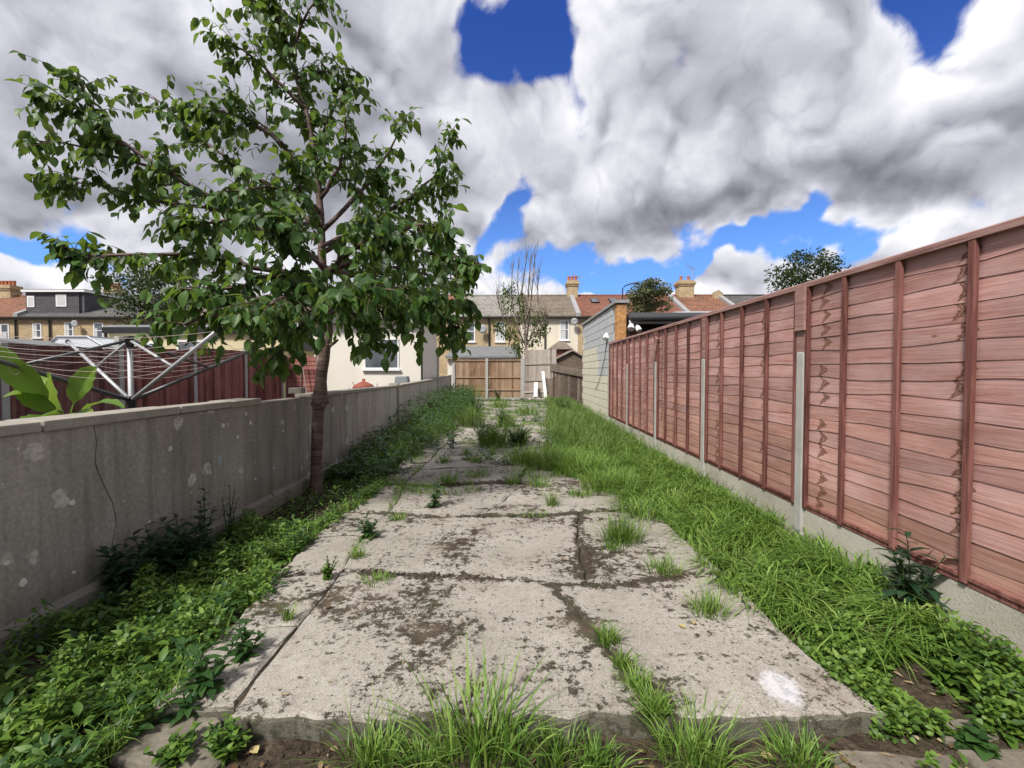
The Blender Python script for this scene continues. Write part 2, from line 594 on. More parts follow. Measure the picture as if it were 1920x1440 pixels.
thr2 = g.m('MULTIPLY', g.m('POWER', g.sep(vn2.outputs['Color'])[1], 7.0), .34)
reg = g.sstep(g.noise(g.mapv(p, loc=(1.2, 3.5, 9)), 1.1, 3, .5), .44, .60)
fl = g.m('MULTIPLY', g.sstep(g.m('SUBTRACT', vn2.outputs['Distance'], thr2), -.04, .0, .95, 0), reg)
c = g.mix(fl, c, (.68, .66, .60))
bl = g.vm('DISTANCE', g.mapv(p, scale=(1, 1.4, .9)), (-2.545 * 1, 3.80 * 1.4, .62 * .9))
c = g.mix(g.sstep(g.m('ADD', bl, g.m('MULTIPLY', g.noise(p, 40, 3), .05)), .045, .075, .7, 0), c, (.30, .42, .48))
c = g.vm('SCALE', c, g.sstep(n2, .3, .7, .86, 1.12))
MT['wall'] = finish(m, g, c, .9, g.m('ADD', g.m('MULTIPLY', n2, .5), g.m('MULTIPLY', n1, .6)), .4, .008, .2)

MT['coping'] = plain('coping_stone', (.30, .275, .235), .9, .4, 5, bump=.5, fine=45)
MT['plinth'] = plain('wall_plinth_render', (.225, .205, .175), .9, .4, 3, bump=.4)
MT['post'] = plain('post_concrete', (.40, .395, .37), .9, .3, 7, bump=.6, fine=90)
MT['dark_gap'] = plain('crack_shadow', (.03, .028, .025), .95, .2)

# waney-lap boards: pink stain over pine
m, g = mat('stained_board')
tc = g.obj()
oi = g.n('ShaderNodeObjectInfo')
rv = oi.outputs['Random']
ox, oy, oz = g.sep(tc)
sh = g.comb(0, g.m('MULTIPLY', rv, 37.0), g.m('MULTIPLY', rv, 11.0))
v = g.vm('ADD', tc, sh)
gr = g.noise(g.mapv(v, scale=(1, .9, 34)), 2.2, 7, .66, .7)
gr2 = g.noise(g.mapv(v, scale=(1, 1.6, 130)), 3.0, 4, .6, .3)
blot = g.noise(g.mapv(v, scale=(1, 1.6, 5)), 1.4, 4, .55)
c = g.ramp(gr, [(.22, (.235, .10, .080)), (.42, (.385, .20, .172)), (.58, (.47, .275, .245)), (.80, (.58, .395, .36))])
c = g.mix(g.sstep(blot, .42, .66, 0, .55), c, (.49, .325, .31))
c = g.mix(g.sstep(gr2, .52, .72, 0, .42), c, (.20, .085, .07))
# warmer, less stained timber low on the fence
wz = g.sep(g.pos())[2]
c = g.mix(g.sstep(g.m('ADD', wz, g.m('MULTIPLY', g.m('SUBTRACT', rv, .5), .9)), .35, 1.15, .5, 0), c, g.ramp(gr, [(.3, (.30, .125, .075)), (.7, (.56, .33, .235))]))
hs = g.n('ShaderNodeHueSaturation', {'Hue': .5, 'Saturation': 1.0, 'Value': g.sstep(g.m('FRACT', g.m('MULTIPLY', rv, 7.31)), 0, 1, .86, 1.10), 'Color': c})
c = hs.outputs[0]
# broad drifts of deeper and paler stain across the panels
drift = g.noise(g.mapv(g.pos(), scale=(1, .8, 1.3)), 1.3, 4, .6)
c = g.vm('SCALE', c, g.sstep(drift, .3, .7, .80, 1.2))
# brown knots: a column of them where the planks came out of the same log
oc = g.n('ShaderNodeSeparateColor', {0: oi.outputs['Color']})


def knot(colsock, ph):
    zig = g.m('MULTIPLY', g.m('SUBTRACT', oz, .062), 1.25)
    cy = g.m('ADD', g.m('MULTIPLY', colsock, 1.86), g.m('MULTIPLY', g.m('SINE', g.m('MULTIPLY', rv, 40.0 + ph)), .022))
    dy_ = g.m('ABSOLUTE', g.m('SUBTRACT', g.m('SUBTRACT', oy, cy), g.m('ABSOLUTE', zig)))
    dz_ = g.m('ABSOLUTE', g.m('SUBTRACT', oz, .058))
    r = g.m('ADD', g.m('DIVIDE', dy_, .052), g.m('DIVIDE', dz_, .085))
    r = g.m('ADD', r, g.m('MULTIPLY', g.m('SUBTRACT', g.noise(g.mapv(v, scale=(1, 8, 14)), 3, 4, .6), .5), 1.4))
    ring = g.m('MULTIPLY', g.sstep(r, .55, 1.05, 1, 0), g.sstep(g.m('SINE', g.m('MULTIPLY', r, 13.0)), -.8, .5, .45, 1))
    on = g.sstep(g.m('FRACT', g.m('MULTIPLY', rv, 13.7 + ph)), .18, .22)
    return g.m('MULTIPLY', ring, on)


kk = g.m('MAXIMUM', knot(oc.outputs[0], 0.0), knot(oc.outputs[1], 3.3))
c = g.mix(g.m('MULTIPLY', kk, .95), c, (.12, .05, .026))
small = g.n('ShaderNodeTexVoronoi', {'Vector': g.mapv(v, scale=(0, 1.5, 3.4)), 'Scale': 2.4})
km = g.m('MULTIPLY', g.sstep(small.outputs['Distance'], .03, .10, .8, 0), g.sstep(g.sep(small.outputs['Color'])[0], .55, .6))
c = g.mix(km, c, (.17, .075, .045))
MT['board'] = finish(m, g, c, .72, g.m('ADD', gr, gr2), .35, .006, .25)

m, g = mat('stained_batten')
p = g.pos()
gr = g.noise(g.mapv(p, scale=(14, 14, 1)), 2.5, 6, .62, .5)
oi = g.n('ShaderNodeObjectInfo').outputs['Random']
c = g.ramp(g.m('ADD', gr, g.m('MULTIPLY', g.m('SUBTRACT', oi, .5), .2)), [(.3, (.065, .024, .020)), (.5, (.165, .064, .053)), (.75, (.29, .135, .115))])
MT['batten'] = finish(m, g, c, .72, gr, .35, .005, .25)
m, g = mat('stained_cap')
p = g.pos()
gr = g.noise(g.mapv(p, scale=(10, 1, 14)), 2.5, 6, .62, .5)
c = g.ramp(gr, [(.3, (.17, .085, .075)), (.5, (.31, .18, .16)), (.75, (.44, .29, .26))])
MT['cap'] = finish(m, g, c, .75, gr, .35, .005, .25)

m, g = mat('gravel_board_concrete')
p = g.pos()
n1 = g.noise(p, 2.2, 5, .6)
n3 = g.noise(p, 85, 3, .65)
c = g.ramp(n1, [(.3, (.36, .335, .28)), (.6, (.50, .47, .405)), (.8, (.56, .53, .47))])
c = g.mix(g.sstep(n3, .52, .68, 0, .55), c, (.24, .22, .18))
zz = g.sep(p)[2]
c = g.mix(g.sstep(g.m('ADD', zz, g.m('MULTIPLY', g.noise(p, 6, 4), .12)), .0, .1, .6, 0), c, (.16, .16, .09))
MT['gravel'] = finish(m, g, c, .93, n3, .5, .006, .15)

# soil
m, g = mat('garden_soil')
p = g.pos()
n1 = g.noise(p, 1.1, 5, .6)
n2 = g.noise(p, 14, 6, .7)
v1 = g.vor(p, 30)
c = g.ramp(n2, [(.25, (.028, .021, .015)), (.5, (.062, .047, .034)), (.8, (.125, .098, .072))])
c = g.mix(g.sstep(n1, .45, .7, 0, .5), c, (.05, .052, .028))
c = g.mix(g.sstep(v1, .05, .14, .35, 0), c, (.21, .18, .14))
MT['soil'] = finish(m, g, c, .95, g.m('ADD', n2, g.m('MULTIPLY', v1, .6)), .9, .03, .1)

# bark of a cherry: satin red-brown with horizontal lenticels
m, g = mat('cherry_bark')
p = g.pos()
n1 = g.noise(g.mapv(p, scale=(1, 1, 9)), 4.5, 5, .6, .3)
n2 = g.noise(g.mapv(p, scale=(2, 2, 40)), 3.0, 4, .6)
c = g.ramp(n1, [(.3, (.05, .030, .026)), (.5, (.12, .072, .062)), (.75, (.23, .16, .14))])
c = g.mix(g.sstep(n2, .55, .68, 0, .6), c, (.26, .19, .165))
c = g.mix(g.sstep(g.noise(p, 3, 3), .5, .65, 0, .3), c, (.09, .085, .05))
MT['bark'] = finish(m, g, c, .62, g.m('ADD', n1, n2), .7, .012, .35)
MT['twig'] = plain('twig_bark', (.085, .05, .04), .7, .3, 20)
MT['grey_bark'] = plain('grey_bark', (.19, .155, .13), .85, .35, 6)

MT['leaf'] = foliage('cherry_leaf', [(.018, .050, .016), (.038, .092, .024), (.066, .140, .032), (.105, .195, .048), (.17, .26, .085)], .42, .46, .36, 1.35)
MT['grass'] = foliage('grass_blade', [(.045, .10, .016), (.085, .175, .026), (.14, .255, .042), (.21, .32, .07), (.24, .34, .09), (.40, .36, .19)], .34, .5, .35)
MT['dry_grass'] = foliage('pale_grass_blade', [(.06, .115, .025), (.10, .17, .04), (.16, .225, .07), (.27, .28, .13)], .3, .6, .25)
MT['clover'] = foliage('ground_cover_leaf', [(.034, .080, .014), (.075, .150, .022), (.135, .235, .036), (.24, .34, .07)], .3, .5, .35)
MT['weed_dark'] = foliage('dark_weed_leaf', [(.008, .028, .014), (.016, .045, .022), (.026, .062, .03), (.05, .09, .045)], .16, .45, .4)
MT['weed_mid'] = foliage('mid_weed_leaf', [(.018, .055, .016), (.035, .09, .022), (.06, .13, .03)], .25, .45, .4)
MT['banana'] = foliage('banana_leaf', [(.10, .21, .03), (.15, .28, .04), (.22, .34, .05), (.30, .40, .06)], .4, .4, .45)
MT['tree_far'] = foliage('far_tree_leaf', [(.010, .022, .010), (.02, .04, .016), (.035, .06, .025), (.06, .085, .04)], .2, .5, .35)
MT['tree_mid'] = foliage('mid_tree_leaf', [(.04, .06, .018), (.07, .10, .03), (.11, .15, .04), (.16, .19, .06)], .3, .5, .3)
MT['ivy'] = foliage('ivy_leaf', [(.05, .06, .025), (.09, .10, .045), (.14, .14, .07), (.20, .15, .09)], .2, .5, .3)
MT['litter'] = foliage('fallen_leaf', [(.42, .33, .15), (.52, .42, .20), (.62, .55, .36)], .2, .6, .3)

MT['dead_leaf'] = foliage('dead_leaf', [(.07, .04, .02), (.16, .10, .05), (.30, .22, .13), (.42, .36, .26)], .1, .7, .2)
MT['clod'] = plain('moss_crumb', (.045, .034, .022), .95, .5, 40)


def brickmat(name, c1, c2, mortar, sc_=1.0, vert_x=True, painted=None):
    m, g = mat(name)
    p = g.pos()
    x, y, z = g.sep(p)
    q = g.comb(x if vert_x else y, z, 0)
    b = g.n('ShaderNodeTexBrick', {'Vector': q, 'Color1': c1, 'Color2': c2, 'Mortar': mortar, 'Scale': 1.0, 'Mortar Size': .007, 'Brick Width': .225 * sc_, 'Row Height': .075 * sc_, 'Bias': 0.0})
    n1 = g.noise(p, 1.2, 5, .6)
    n2 = g.noise(p, 12, 4, .6)
    c = g.mix(g.sstep(n1, .4, .7, 0, .4), b.outputs[0], g.vm('SCALE', b.outputs[0], .5))
    c = g.vm('SCALE', c, g.sstep(n2, .25, .75, .7, 1.3))
    return finish(m, g, c, .9, b.outputs['Fac'], -.4, .01, .2)


MT['stock'] = brickmat('yellow_stock_brick', (.52, .39, .21), (.39, .28, .155), (.46, .42, .35))
MT['orange_brick'] = brickmat('orange_brick', (.50, .25, .085), (.40, .19, .07), (.33, .25, .17))
MT['red_brick'] = brickmat('red_brick', (.33, .11, .07), (.24, .08, .055), (.30, .25, .2))


def tilemat(name, c1, c2, row=.26, wid=.22):
    m, g = mat(name)
    p = g.pos()
    x, y, z = g.sep(p)
    b = g.n('ShaderNodeTexBrick', {'Vector': g.comb(x, g.m('MULTIPLY', y, 1.14), 0), 'Color1': c1, 'Color2': c2, 'Mortar': tuple(k * .35 for k in c1), 'Scale': 1.0,
                                   'Mortar Size': .018, 'Brick Width': wid, 'Row Height': row, 'Mortar Smooth': .3})
    n1 = g.noise(p, .7, 5, .65)
    c = g.mix(g.sstep(n1, .38, .7, 0, .5), b.outputs[0], g.vm('SCALE', b.outputs[0], .55))
    c = g.vm('SCALE', c, g.sstep(g.noise(p, 6, 3), .25, .75, .75, 1.25))
    return finish(m, g, c, .85, b.outputs['Fac'], -.5, .03, .25)


MT['tile_grey'] = tilemat('grey_roof_tile', (.36, .34, .31), (.28, .26, .235))
MT['tile_brown'] = tilemat('brown_roof_tile', (.27, .225, .175), (.20, .165, .13))
MT['tile_red'] = tilemat('red_roof_tile', (.28, .125, .085), (.22, .10, .07))
MT['tile_oldred'] = tilemat('old_red_roof_tile', (.30, .15, .095), (.22, .115, .075))
MT['tile_slate'] = tilemat('dark_slate', (.16, .155, .15), (.12, .115, .11), .2, .25)

m, g = mat('slate_cladding')
p = g.pos()
x, y, z = g.sep(p)
b = g.n('ShaderNodeTexBrick', {'Vector': g.comb(g.m('ADD', x, y), z, 0), 'Color1': (.085, .082, .09), 'Color2': (.115, .11, .12), 'Mortar': (.03, .03, .033), 'Scale': 1.0, 'Mortar Size': .012, 'Brick Width': .35, 'Row Height': .16})
MT['cladding'] = finish(m, g, b.outputs[0], .7, b.outputs['Fac'], -.4, .02, .3)

MT['cream'] = plain('cream_render', (.72, .66, .54), .9, .14, 1.2, bump=.2, streak=True)
MT['white_render'] = plain('off_white_render', (.74, .70, .62), .9, .13, 1.0, bump=.2, streak=True)
MT['yellow_render'] = plain('pale_yellow_render', (.62, .54, .34), .9, .16, 1.4, bump=.2, streak=True)
MT['white'] = plain('white_plastic', (.78, .78, .77), .4, .06, 3, .4, bump=.03)
MT['curtain'] = plain('net_curtain', (.55, .56, .57), .9, .2, 9)
MT['black'] = plain('black_plastic', (.022, .022, .024), .5, .3, 5)
MT['interior'] = plain('dark_interior', (.03, .03, .032), .8, .3, 2)
MT['lead'] = plain('lead_flashing', (.30, .30, .30), .7, .25, 3)
MT['felt'] = plain('roofing_felt', (.17, .175, .18), .85, .35, 2.2, bump=.5)
MT['rubber'] = plain('rubber_roof', (.10, .105, .115), .6, .25, 3, bump=.2)
MT['pot'] = plain('terracotta', (.42, .15, .085), .8, .3, 8)
MT['rust'] = plain('rusty_clay', (.26, .075, .05), .8, .4, 14, bump=.5)
MT['alu'] = plain('aluminium_tube', (.42, .43, .45), .5, .15, 9, .5, .35, .05)
MT['greyarm'] = plain('grey_painted_tube', (.13, .135, .145), .45, .2, 9, .5, .3, .05)
MT['line'] = plain('washing_line', (.50, .42, .40), .6, .1)
MT['dish'] = plain('dish_grey', (.34, .35, .36), .6, .2)
MT['greyplastic'] = plain('grey_plastic', (.24, .26, .27), .6, .2)
MT['polycarb'] = plain('milky_polycarbonate', (.60, .64, .67), .35, .12, 2, .5, bump=.03)
MT['stone'] = plain('paving_stone', (.17, .15, .12), .9, .75, 9, bump=.9, fine=40)
MT['rubble'] = plain('rubble', (.36, .33, .29), .95, .35, 7, bump=.7)
MT['block_grey'] = plain('grey_painted_block', (.44, .455, .47), .85, .25, 5, bump=.4)
MT['block_cream'] = plain('cream_painted_block', (.60, .57, .46), .85, .2, 5, bump=.4)
MT['mortar'] = plain('mortar', (.30, .28, .24), .95, .25)


def woodmat(name, stops, scale=(18, 18, 1.0), rough=.82):
    m, g = mat(name)
    oi = g.n('ShaderNodeObjectInfo').outputs['Random']
    p = g.pos()
    gr = g.noise(g.vm('ADD', g.mapv(p, scale=scale), g.comb(g.m('MULTIPLY', oi, 17), 0, g.m('MULTIPLY', oi, 5))), 2.0, 6, .62, .6)
    bl = g.noise(p, 1.6, 4, .6)
    isl = g.n('ShaderNodeNewGeometry').outputs['Random Per Island']
    oi = g.m('FRACT', g.m('ADD', oi, isl))
    k = g.m('ADD', g.m('ADD', g.m('MULTIPLY', gr, .75), g.m('MULTIPLY', bl, .3)), g.m('MULTIPLY', g.m('SUBTRACT', oi, .5), .30))
    return finish(m, g, g.ramp(k, stops), rough, gr, .4, .006, .2)


MT['redbrown'] = woodmat('red_brown_featheredge', [(.32, (.075, .027, .023)), (.5, (.205, .075, .064)), (.75, (.34, .15, .13))])
MT['weathered_red'] = woodmat('faded_red_featheredge', [(.32, (.075, .032, .028)), (.5, (.165, .075, .065)), (.75, (.30, .20, .17))])
MT['closeboard'] = woodmat('golden_featheredge', [(.3, (.15, .09, .052)), (.5, (.30, .195, .12)), (.75, (.44, .335, .235))])
MT['weathered'] = woodmat('weathered_grey_wood', [(.3, (.22, .18, .15)), (.5, (.36, .31, .27)), (.75, (.50, .45, .40))])
MT['dark_wood'] = woodmat('rotten_dark_wood', [(.3, (.06, .045, .035)), (.5, (.14, .105, .085)), (.75, (.27, .22, .18))])
MT['shed_wood'] = woodmat('brown_shed_wood', [(.3, (.10, .075, .055)), (.5, (.20, .155, .12)), (.75, (.31, .26, .21))], (1, 1, 14))
MT['white_plank'] = plain('white_painted_plank', (.70, .69, .66), .75, .15, 6)

m, g = mat('window_glass')
MT['glass'] = finish(m, g, g.ramp(g.noise(g.pos(), .9, 2), [(.3, (.05, .06, .07)), (.7, (.16, .18, .20))]), .06, None, spec=.8)

# ------------------------------------------------------------------ ground (one sheet to the horizon)
def gline(a, b, fine0, fine1, step, coarse):
    far_lo = [fine0 - (fine0 - a) * (k / coarse) ** 2 for k in range(coarse, 0, -1)]
    far_hi = [fine1 + (b - fine1) * (k / coarse) ** 2 for k in range(1, coarse + 1)]
    return np.array(far_lo + list(np.arange(fine0, fine1 + 1e-6, step)) + far_hi)


xs = gline(-500, 500, -2.8, 2.8, .07, 12)
ys = gline(-200, 900, .6, 12.0, .07, 14)


def ground_z(x, y):
    x, y = np.asarray(x, float), np.asarray(y, float)
    z = -.088 + .018 * vnoise(x, y, 2.2, 1.0) + .010 * vnoise(x, y, 7.0, 4.0)
    z = z + .05 * np.clip((x - 1.75) / .6, 0, 1) * (np.abs(x) < 2.7) + .03 * np.clip((-1.9 - x) / .6, 0, 1) * (x > -2.8)
    return z


X, Y = np.meshgrid(xs, ys, indexing='ij')
Z = ground_z(X, Y)
V = np.stack([X, Y, Z], -1).reshape(-1, 3)
ni, nj = len(xs), len(ys)
I = np.arange(ni * nj).reshape(ni, nj)
Q = np.stack([I[:-1, :-1], I[1:, :-1], I[1:, 1:], I[:-1, 1:]], -1).reshape(-1, 4)
tag(npmesh('ground', V, Q, MT['soil']), kind='structure')

# ------------------------------------------------------------------ concrete path of cracked slabs
path = bpy.data.objects.new('concrete_path', None)
COL.objects.link(path)
ORG[path.name] = Vector((0, 0, 0))
tag(path, kind='structure')


def wob(p, q, amp, n):
    """jagged line from p to q"""
    p, q = Vector(p), Vector(q)
    nn = Vector((-(q - p).y, (q - p).x)).normalized()
    return [p.lerp(q, k / n) + nn * (rnd.uniform(-amp, amp) if 0 < k < n else 0) for k in range(n + 1)]


def bend(p):
    k = min(1, max(0, (p.y - 1.9) / .8))
    return Vector((p.x + .03 * k * math.sin(3 * p.y), p.y + k * (.085 * math.sin(2.2 * p.x + 1.3 * p.y) + .03 * math.sin(5.1 * p.x + .7 * p.y))))


def slab(poly, top=0.0, thick=.11, tilt=(0, 0)):
    pts = [bend(Vector(p)) for p in poly]
    cx = sum(p.x for p in pts) / len(pts)
    cy = sum(p.y for p in pts) / len(pts)
    n = len(pts)
    v, f = [], []

    def zt(p):
        return top + tilt[0] * (p.x - cx) + tilt[1] * (p.y - cy)
    for (ins, dz_) in ((.022, 0.0), (.006, -.007), (0.0, -.022), (.0, -thick)):
        for p in pts:
            dv = Vector((cx, cy)) - p
            q = p + dv.normalized() * min(ins * rnd.uniform(.5, 1.5), dv.length * .3)
            v.append((q.x, q.y, zt(q) + dz_ + (rnd.uniform(-.003, .003) if dz_ > -.03 else 0)))
    f.append(tuple(range(n)))
    for L in range(3):
        for k in range(n):
            j = (k + 1) % n
            f.append((L * n + k, (L + 1) * n + k, (L + 1) * n + j, L * n + j))
    me = bpy.data.meshes.new('slab')
    me.from_pydata(v, [], f)
    me.materials.append(MT['path'])
    return link('slab', me, path)


def clip(poly, a, b):
    """keep the side of polygon to the left of a->b"""
    out = []
    a, b = Vector(a), Vector(b)
    nn = Vector((-(b - a).y, (b - a).x))
    for i, p in enumerate(poly):
        q = poly[(i + 1) % len(poly)]
        dp, dq = (p - a).dot(nn), (q - a).dot(nn)
        if dp >= 0:
            out.append(p)
        if dp * dq < 0:
            out.append(p.lerp(q, dp / (dp - dq)))
    return out


def rough_poly(poly, amp=.012, gap=.006, step=.11):
    c = sum(poly, Vector((0, 0))) / len(poly)
    out = []
    for i, p in enumerate(poly):
        q = poly[(i + 1) % len(poly)]
        L = (q - p).length
        n = max(1, int(L / step))
        nn = Vector((-(q - p).y, (q - p).x)).normalized()
        for k in range(n):
            r = p.lerp(q, k / n)
            if k:
                # same jag on both sides of a joint: hash of place
                hh = math.sin(r.x * 17.3 + r.y * 31.7) + math.sin(r.x * 41.1 - r.y * 23.9)
                sgn = 1 if abs(nn.x) > abs(nn.y) else 0
                r = r + (Vector((1, 0)) if sgn else Vector((0, 1))) * hh * amp * .5
            out.append(r + (c - r).normalized() * gap)
    return out


joints = [1.72, 2.93, 4.24, 5.45, 6.75, 8.1, 9.5, 11.0, 12.6, 14.3, 16.2, 18.2, 20.6]
edge_r = lambda y: 1.50 - .12 * min(1, max(0, (y - 1.9) / 1.5)) + .05 * math.sin(y * 2.1)
crk = lambda y: -1.24 - .05 * math.sin(y * 1.3) - .02 * (y - 2)
edge_l = lambda y: -1.57 - .07 * math.sin(y * 1.9 + 1) - .02 * min(y, 8)
for i in range(len(joints) - 1):
    y0, y1 = joints[i], joints[i + 1]
    V2 = Vector
    s0, s1 = (.03, .05) if i == 0 else (.02 * math.sin(i * 3), .02 * math.sin(i * 3 + 3))
    main = [V2((crk(y0) if i else -1.15, y0)), V2((edge_r(y0) + .02, y0 + s0)), V2((edge_r((y0 + y1) / 2), (y0 + y1) / 2)), V2((edge_r(y1), y1 + s1)), V2((crk(y1), y1))]
    if i == 0:
        main = [main[0]] + [V2((xq, 1.715 + .015 * (xq + 1.2) + rnd.uniform(-.02, .02))) for xq in np.arange(-1.05, 1.45, .085)] + main[1:]
    pieces = [main]
    cuts = []
    if i == 0:
        cuts = [((.64, y0), (.22, y1))]
    elif i == 1:
        cuts = [((.46, y0), (.62, y1))]
    elif i == 2:
        cuts = [((-.35, y0), (.15, y1)), ((.15, 4.9), (1.5, 4.7))]
    elif i < 9:
        cuts = [((rnd.uniform(-.6, .4), y0), (rnd.uniform(-.5, .5), y1)), ((-1.5, rnd.uniform(y0 + .3, y1 - .3)), (1.5, rnd.uniform(y0 + .3, y1 - .3)))]
    for (a, b) in cuts:
        nxt = []
        for pc in pieces:
            A, B = clip(pc, a, b), clip(pc, b, a)
            nxt += [q for q in (A, B) if len(q) > 2]
        pieces = nxt
    for k, pc in enumerate(pieces):
        t = rnd.uniform(-.004, .006) + (0 if i < 2 else rnd.uniform(-.018, .012))
        slab(rough_poly(pc, .014 if i < 2 else .025, .003 if i < 2 else .010), t, .115,
             (rnd.uniform(-.004, .004), rnd.uniform(-.004, .004)) if i < 2 else (rnd.uniform(-.015, .015), rnd.uniform(-.015, .015)))
    # narrow strip along the left
    if i == 0:
        stp = [V2((-1.50, 1.78)), V2((-1.17, 1.80)), V2((crk(y1) - .003, y1)), V2((edge_l(y1), y1))]
    else:
        stp = [V2((edge_l(y0), y0)), V2((crk(y0) - .003, y0)), V2((crk(y1) - .003, y1)), V2((edge_l(y1), y1))]
    for pc in ([stp] if i > 4 else [clip(stp, (-3, (y0 + y1) / 2 - .05), (0, (y0 + y1) / 2 + .08)), clip(stp, (0, (y0 + y1) / 2 + .08), (-3, (y0 + y1) / 2 - .05))]):
        if len(pc) > 2:
            slab(rough_poly(pc, .016, .003), rnd.uniform(-.014, -.004), .1, (rnd.uniform(-.015, .015), rnd.uniform(-.006, .006)))

jx, jy = np.linspace(-1.46, 1.30, 60), np.concatenate([np.linspace(1.80, 9.5, 120), np.linspace(9.7, 20.3, 40)])
X, Y = np.meshgrid(jx, jy, indexing='ij')
Z = -.026 + .008 * vnoise(X, Y, 9, 3) + .006 * vnoise(X, Y, 23, 1)
I = np.arange(X.size).reshape(X.shape)
tag(npmesh('joint_soil', np.stack([X, Y, Z], -1).reshape(-1, 3), np.stack([I[:-1, :-1], I[1:, :-1], I[1:, 1:], I[:-1, 1:]], -1).reshape(-1, 4), MT['soil']), kind='structure')

# paving stones and broken corner at the very front
for (poly, z, mt) in [([(-1.52, 1.60), (-1.28, 1.55), (-1.20, 1.78), (-1.30, 1.86), (-1.50, 1.74)], -.055, 'stone'),
                      ([(-1.28, 1.50), (-1.10, 1.50), (-1.08, 1.66), (-1.22, 1.72)], -.07, 'stone'),
                      ([(1.15, 1.36), (1.62, 1.38), (1.66, 1.66), (1.18, 1.68)], -.072, 'stone'),
                      ([(1.66, 1.38), (2.1, 1.36), (2.14, 1.70), (1.70, 1.68)], -.068, 'stone'),
                      ([(1.69, 1.71), (2.12, 1.73), (2.05, 1.83), (1.72, 1.80)], -.062, 'stone')]:
    s_ = slab(rough_poly([Vector(p) for p in poly], .02, .004), z, .06)
    s_.name = 'paving_stone'
    s_.data.materials[0] = MT[mt]

# ------------------------------------------------------------------ left boundary wall
WX = lambda y: -2.555 - .0 * y - (.10 * max(0, y - 6) / 4 if y < 10 else .10 + (y - 10) * .045)   # drifts left far down
wall = thing('boundary_wall', (-2.6, 4, -.1), 'long dark cement-rendered garden wall with coping along the left side', 'wall')
WTOP = 1.055
stations = [(-1.2, 2.05), (2.05, 3.25), (3.25, 4.35), (4.35, 5.45), (5.45, 10.0), (10.0, 17.0), (17.0, 22.6)]


def wall_frame(y0, y1):
    a, b = Vector((WX(y0), y0, 0)), Vector((WX(y1), y1, 0))
    u = (b - a).normalized()
    return a, u, Vector((-u.y, u.x, 0)) * -1, (b - a).length     # w points to +x (the garden)


crack = [(2.78, -.2), (2.80, .12), (2.765, .28), (2.80, .42), (2.775, .55), (2.70, .72), (2.665, .83), (2.68, .95), (2.665, WTOP)]
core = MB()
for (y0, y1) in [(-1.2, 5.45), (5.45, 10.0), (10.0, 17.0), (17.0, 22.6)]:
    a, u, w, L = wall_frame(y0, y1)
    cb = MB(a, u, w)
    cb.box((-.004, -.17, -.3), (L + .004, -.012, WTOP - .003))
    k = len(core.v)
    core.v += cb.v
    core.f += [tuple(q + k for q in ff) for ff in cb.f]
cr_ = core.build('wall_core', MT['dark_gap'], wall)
# face: two leaves parted by the crack, then the further bays
fb = MB()
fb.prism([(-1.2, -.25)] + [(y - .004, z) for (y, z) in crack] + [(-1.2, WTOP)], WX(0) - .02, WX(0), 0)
fb.build('wall_face', MT['wall'], wall)
fb = MB()
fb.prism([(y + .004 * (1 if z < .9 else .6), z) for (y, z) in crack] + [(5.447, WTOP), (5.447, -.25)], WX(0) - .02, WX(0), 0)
fb.build('wall_face', MT['wall'], wall)
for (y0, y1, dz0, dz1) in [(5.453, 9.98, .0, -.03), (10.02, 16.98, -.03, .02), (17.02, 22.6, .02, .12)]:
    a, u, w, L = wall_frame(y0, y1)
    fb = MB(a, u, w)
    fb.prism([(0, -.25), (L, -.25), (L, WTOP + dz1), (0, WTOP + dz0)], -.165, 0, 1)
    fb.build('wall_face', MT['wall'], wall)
# plinth ledge
a, u, w, L = wall_frame(-1.2, 5.6)
pb = MB(a, u, w)
pb.prism([(0, -.25), (.045, -.25), (.045, .075), (.006, .105), (0.001, .105)], 0, L, 0)
pb.build('plinth', MT['plinth'], wall)
a, u, w, L = wall_frame(5.6, 17)
pb = MB(a, u, w)
pb.prism([(0, -.25), (.045, -.25), (.045, .055), (.006, .085), (0.001, .085)], 0, L, 0)
pb.build('plinth', MT['plinth'], wall)
# coping stones
copes = [(-1.2, .2), (.2, 1.3), (1.3, 2.36), (2.36, 3.35), (3.35, 3.95), (3.95, 4.42)]
for k, (y0, y1) in enumerate(copes):
    cb = MB()
    t = .062 + rnd.uniform(-.006, .004)
    cb.box((WX(0) - .20, y0 + .004, WTOP + .002), (WX(0) + .018 + rnd.uniform(-.006, .006), y1 - .004, WTOP + t), .004)
    cb.build('coping_stone', MT['coping'], wall, bevel=.008)
cb = MB()
cb.box((WX(0) - .16, 4.45, WTOP + .002), (WX(0) - .01, 5.30, WTOP + .012), .003)
cb.build('mortar_bed', MT['coping'], wall)
for (y0, y1, n, dz0, dz1) in [(5.5, 9.95, 4, .0, -.03), (10.05, 16.95, 6, -.03, .02), (17.05, 22.6, 5, .02, .12)]:
    for k in range(n):
        ya, yb = y0 + (y1 - y0) * k / n, y0 + (y1 - y0) * (k + 1) / n
        a, u, w, L = wall_frame(ya + .003, yb - .003)
        za, zb = WTOP + dz0 + (dz1 - dz0) * k / n, WTOP + dz0 + (dz1 - dz0) * (k + 1) / n
        cb = MB(a, u, w)
        cb.prism([(0, za + .002), (L, zb + .002), (L, zb + .05), (0, za + .05)], -.19, .018, 1)
        cb.build('coping_stone', MT['coping'], wall, bevel=.006)
for (yy, zt) in [(5.38, .13), (10.0, .07), (17.0, .10)]:
    cb = MB()
    cb.box((WX(yy) - .18, yy - .055, WTOP + .06 if yy < 6 else -.2), (WX(yy) + (.03 if yy > 6 else -.02), yy + .055, WTOP + zt))
    cb.build('pier', MT['coping'], wall, bevel=.006)

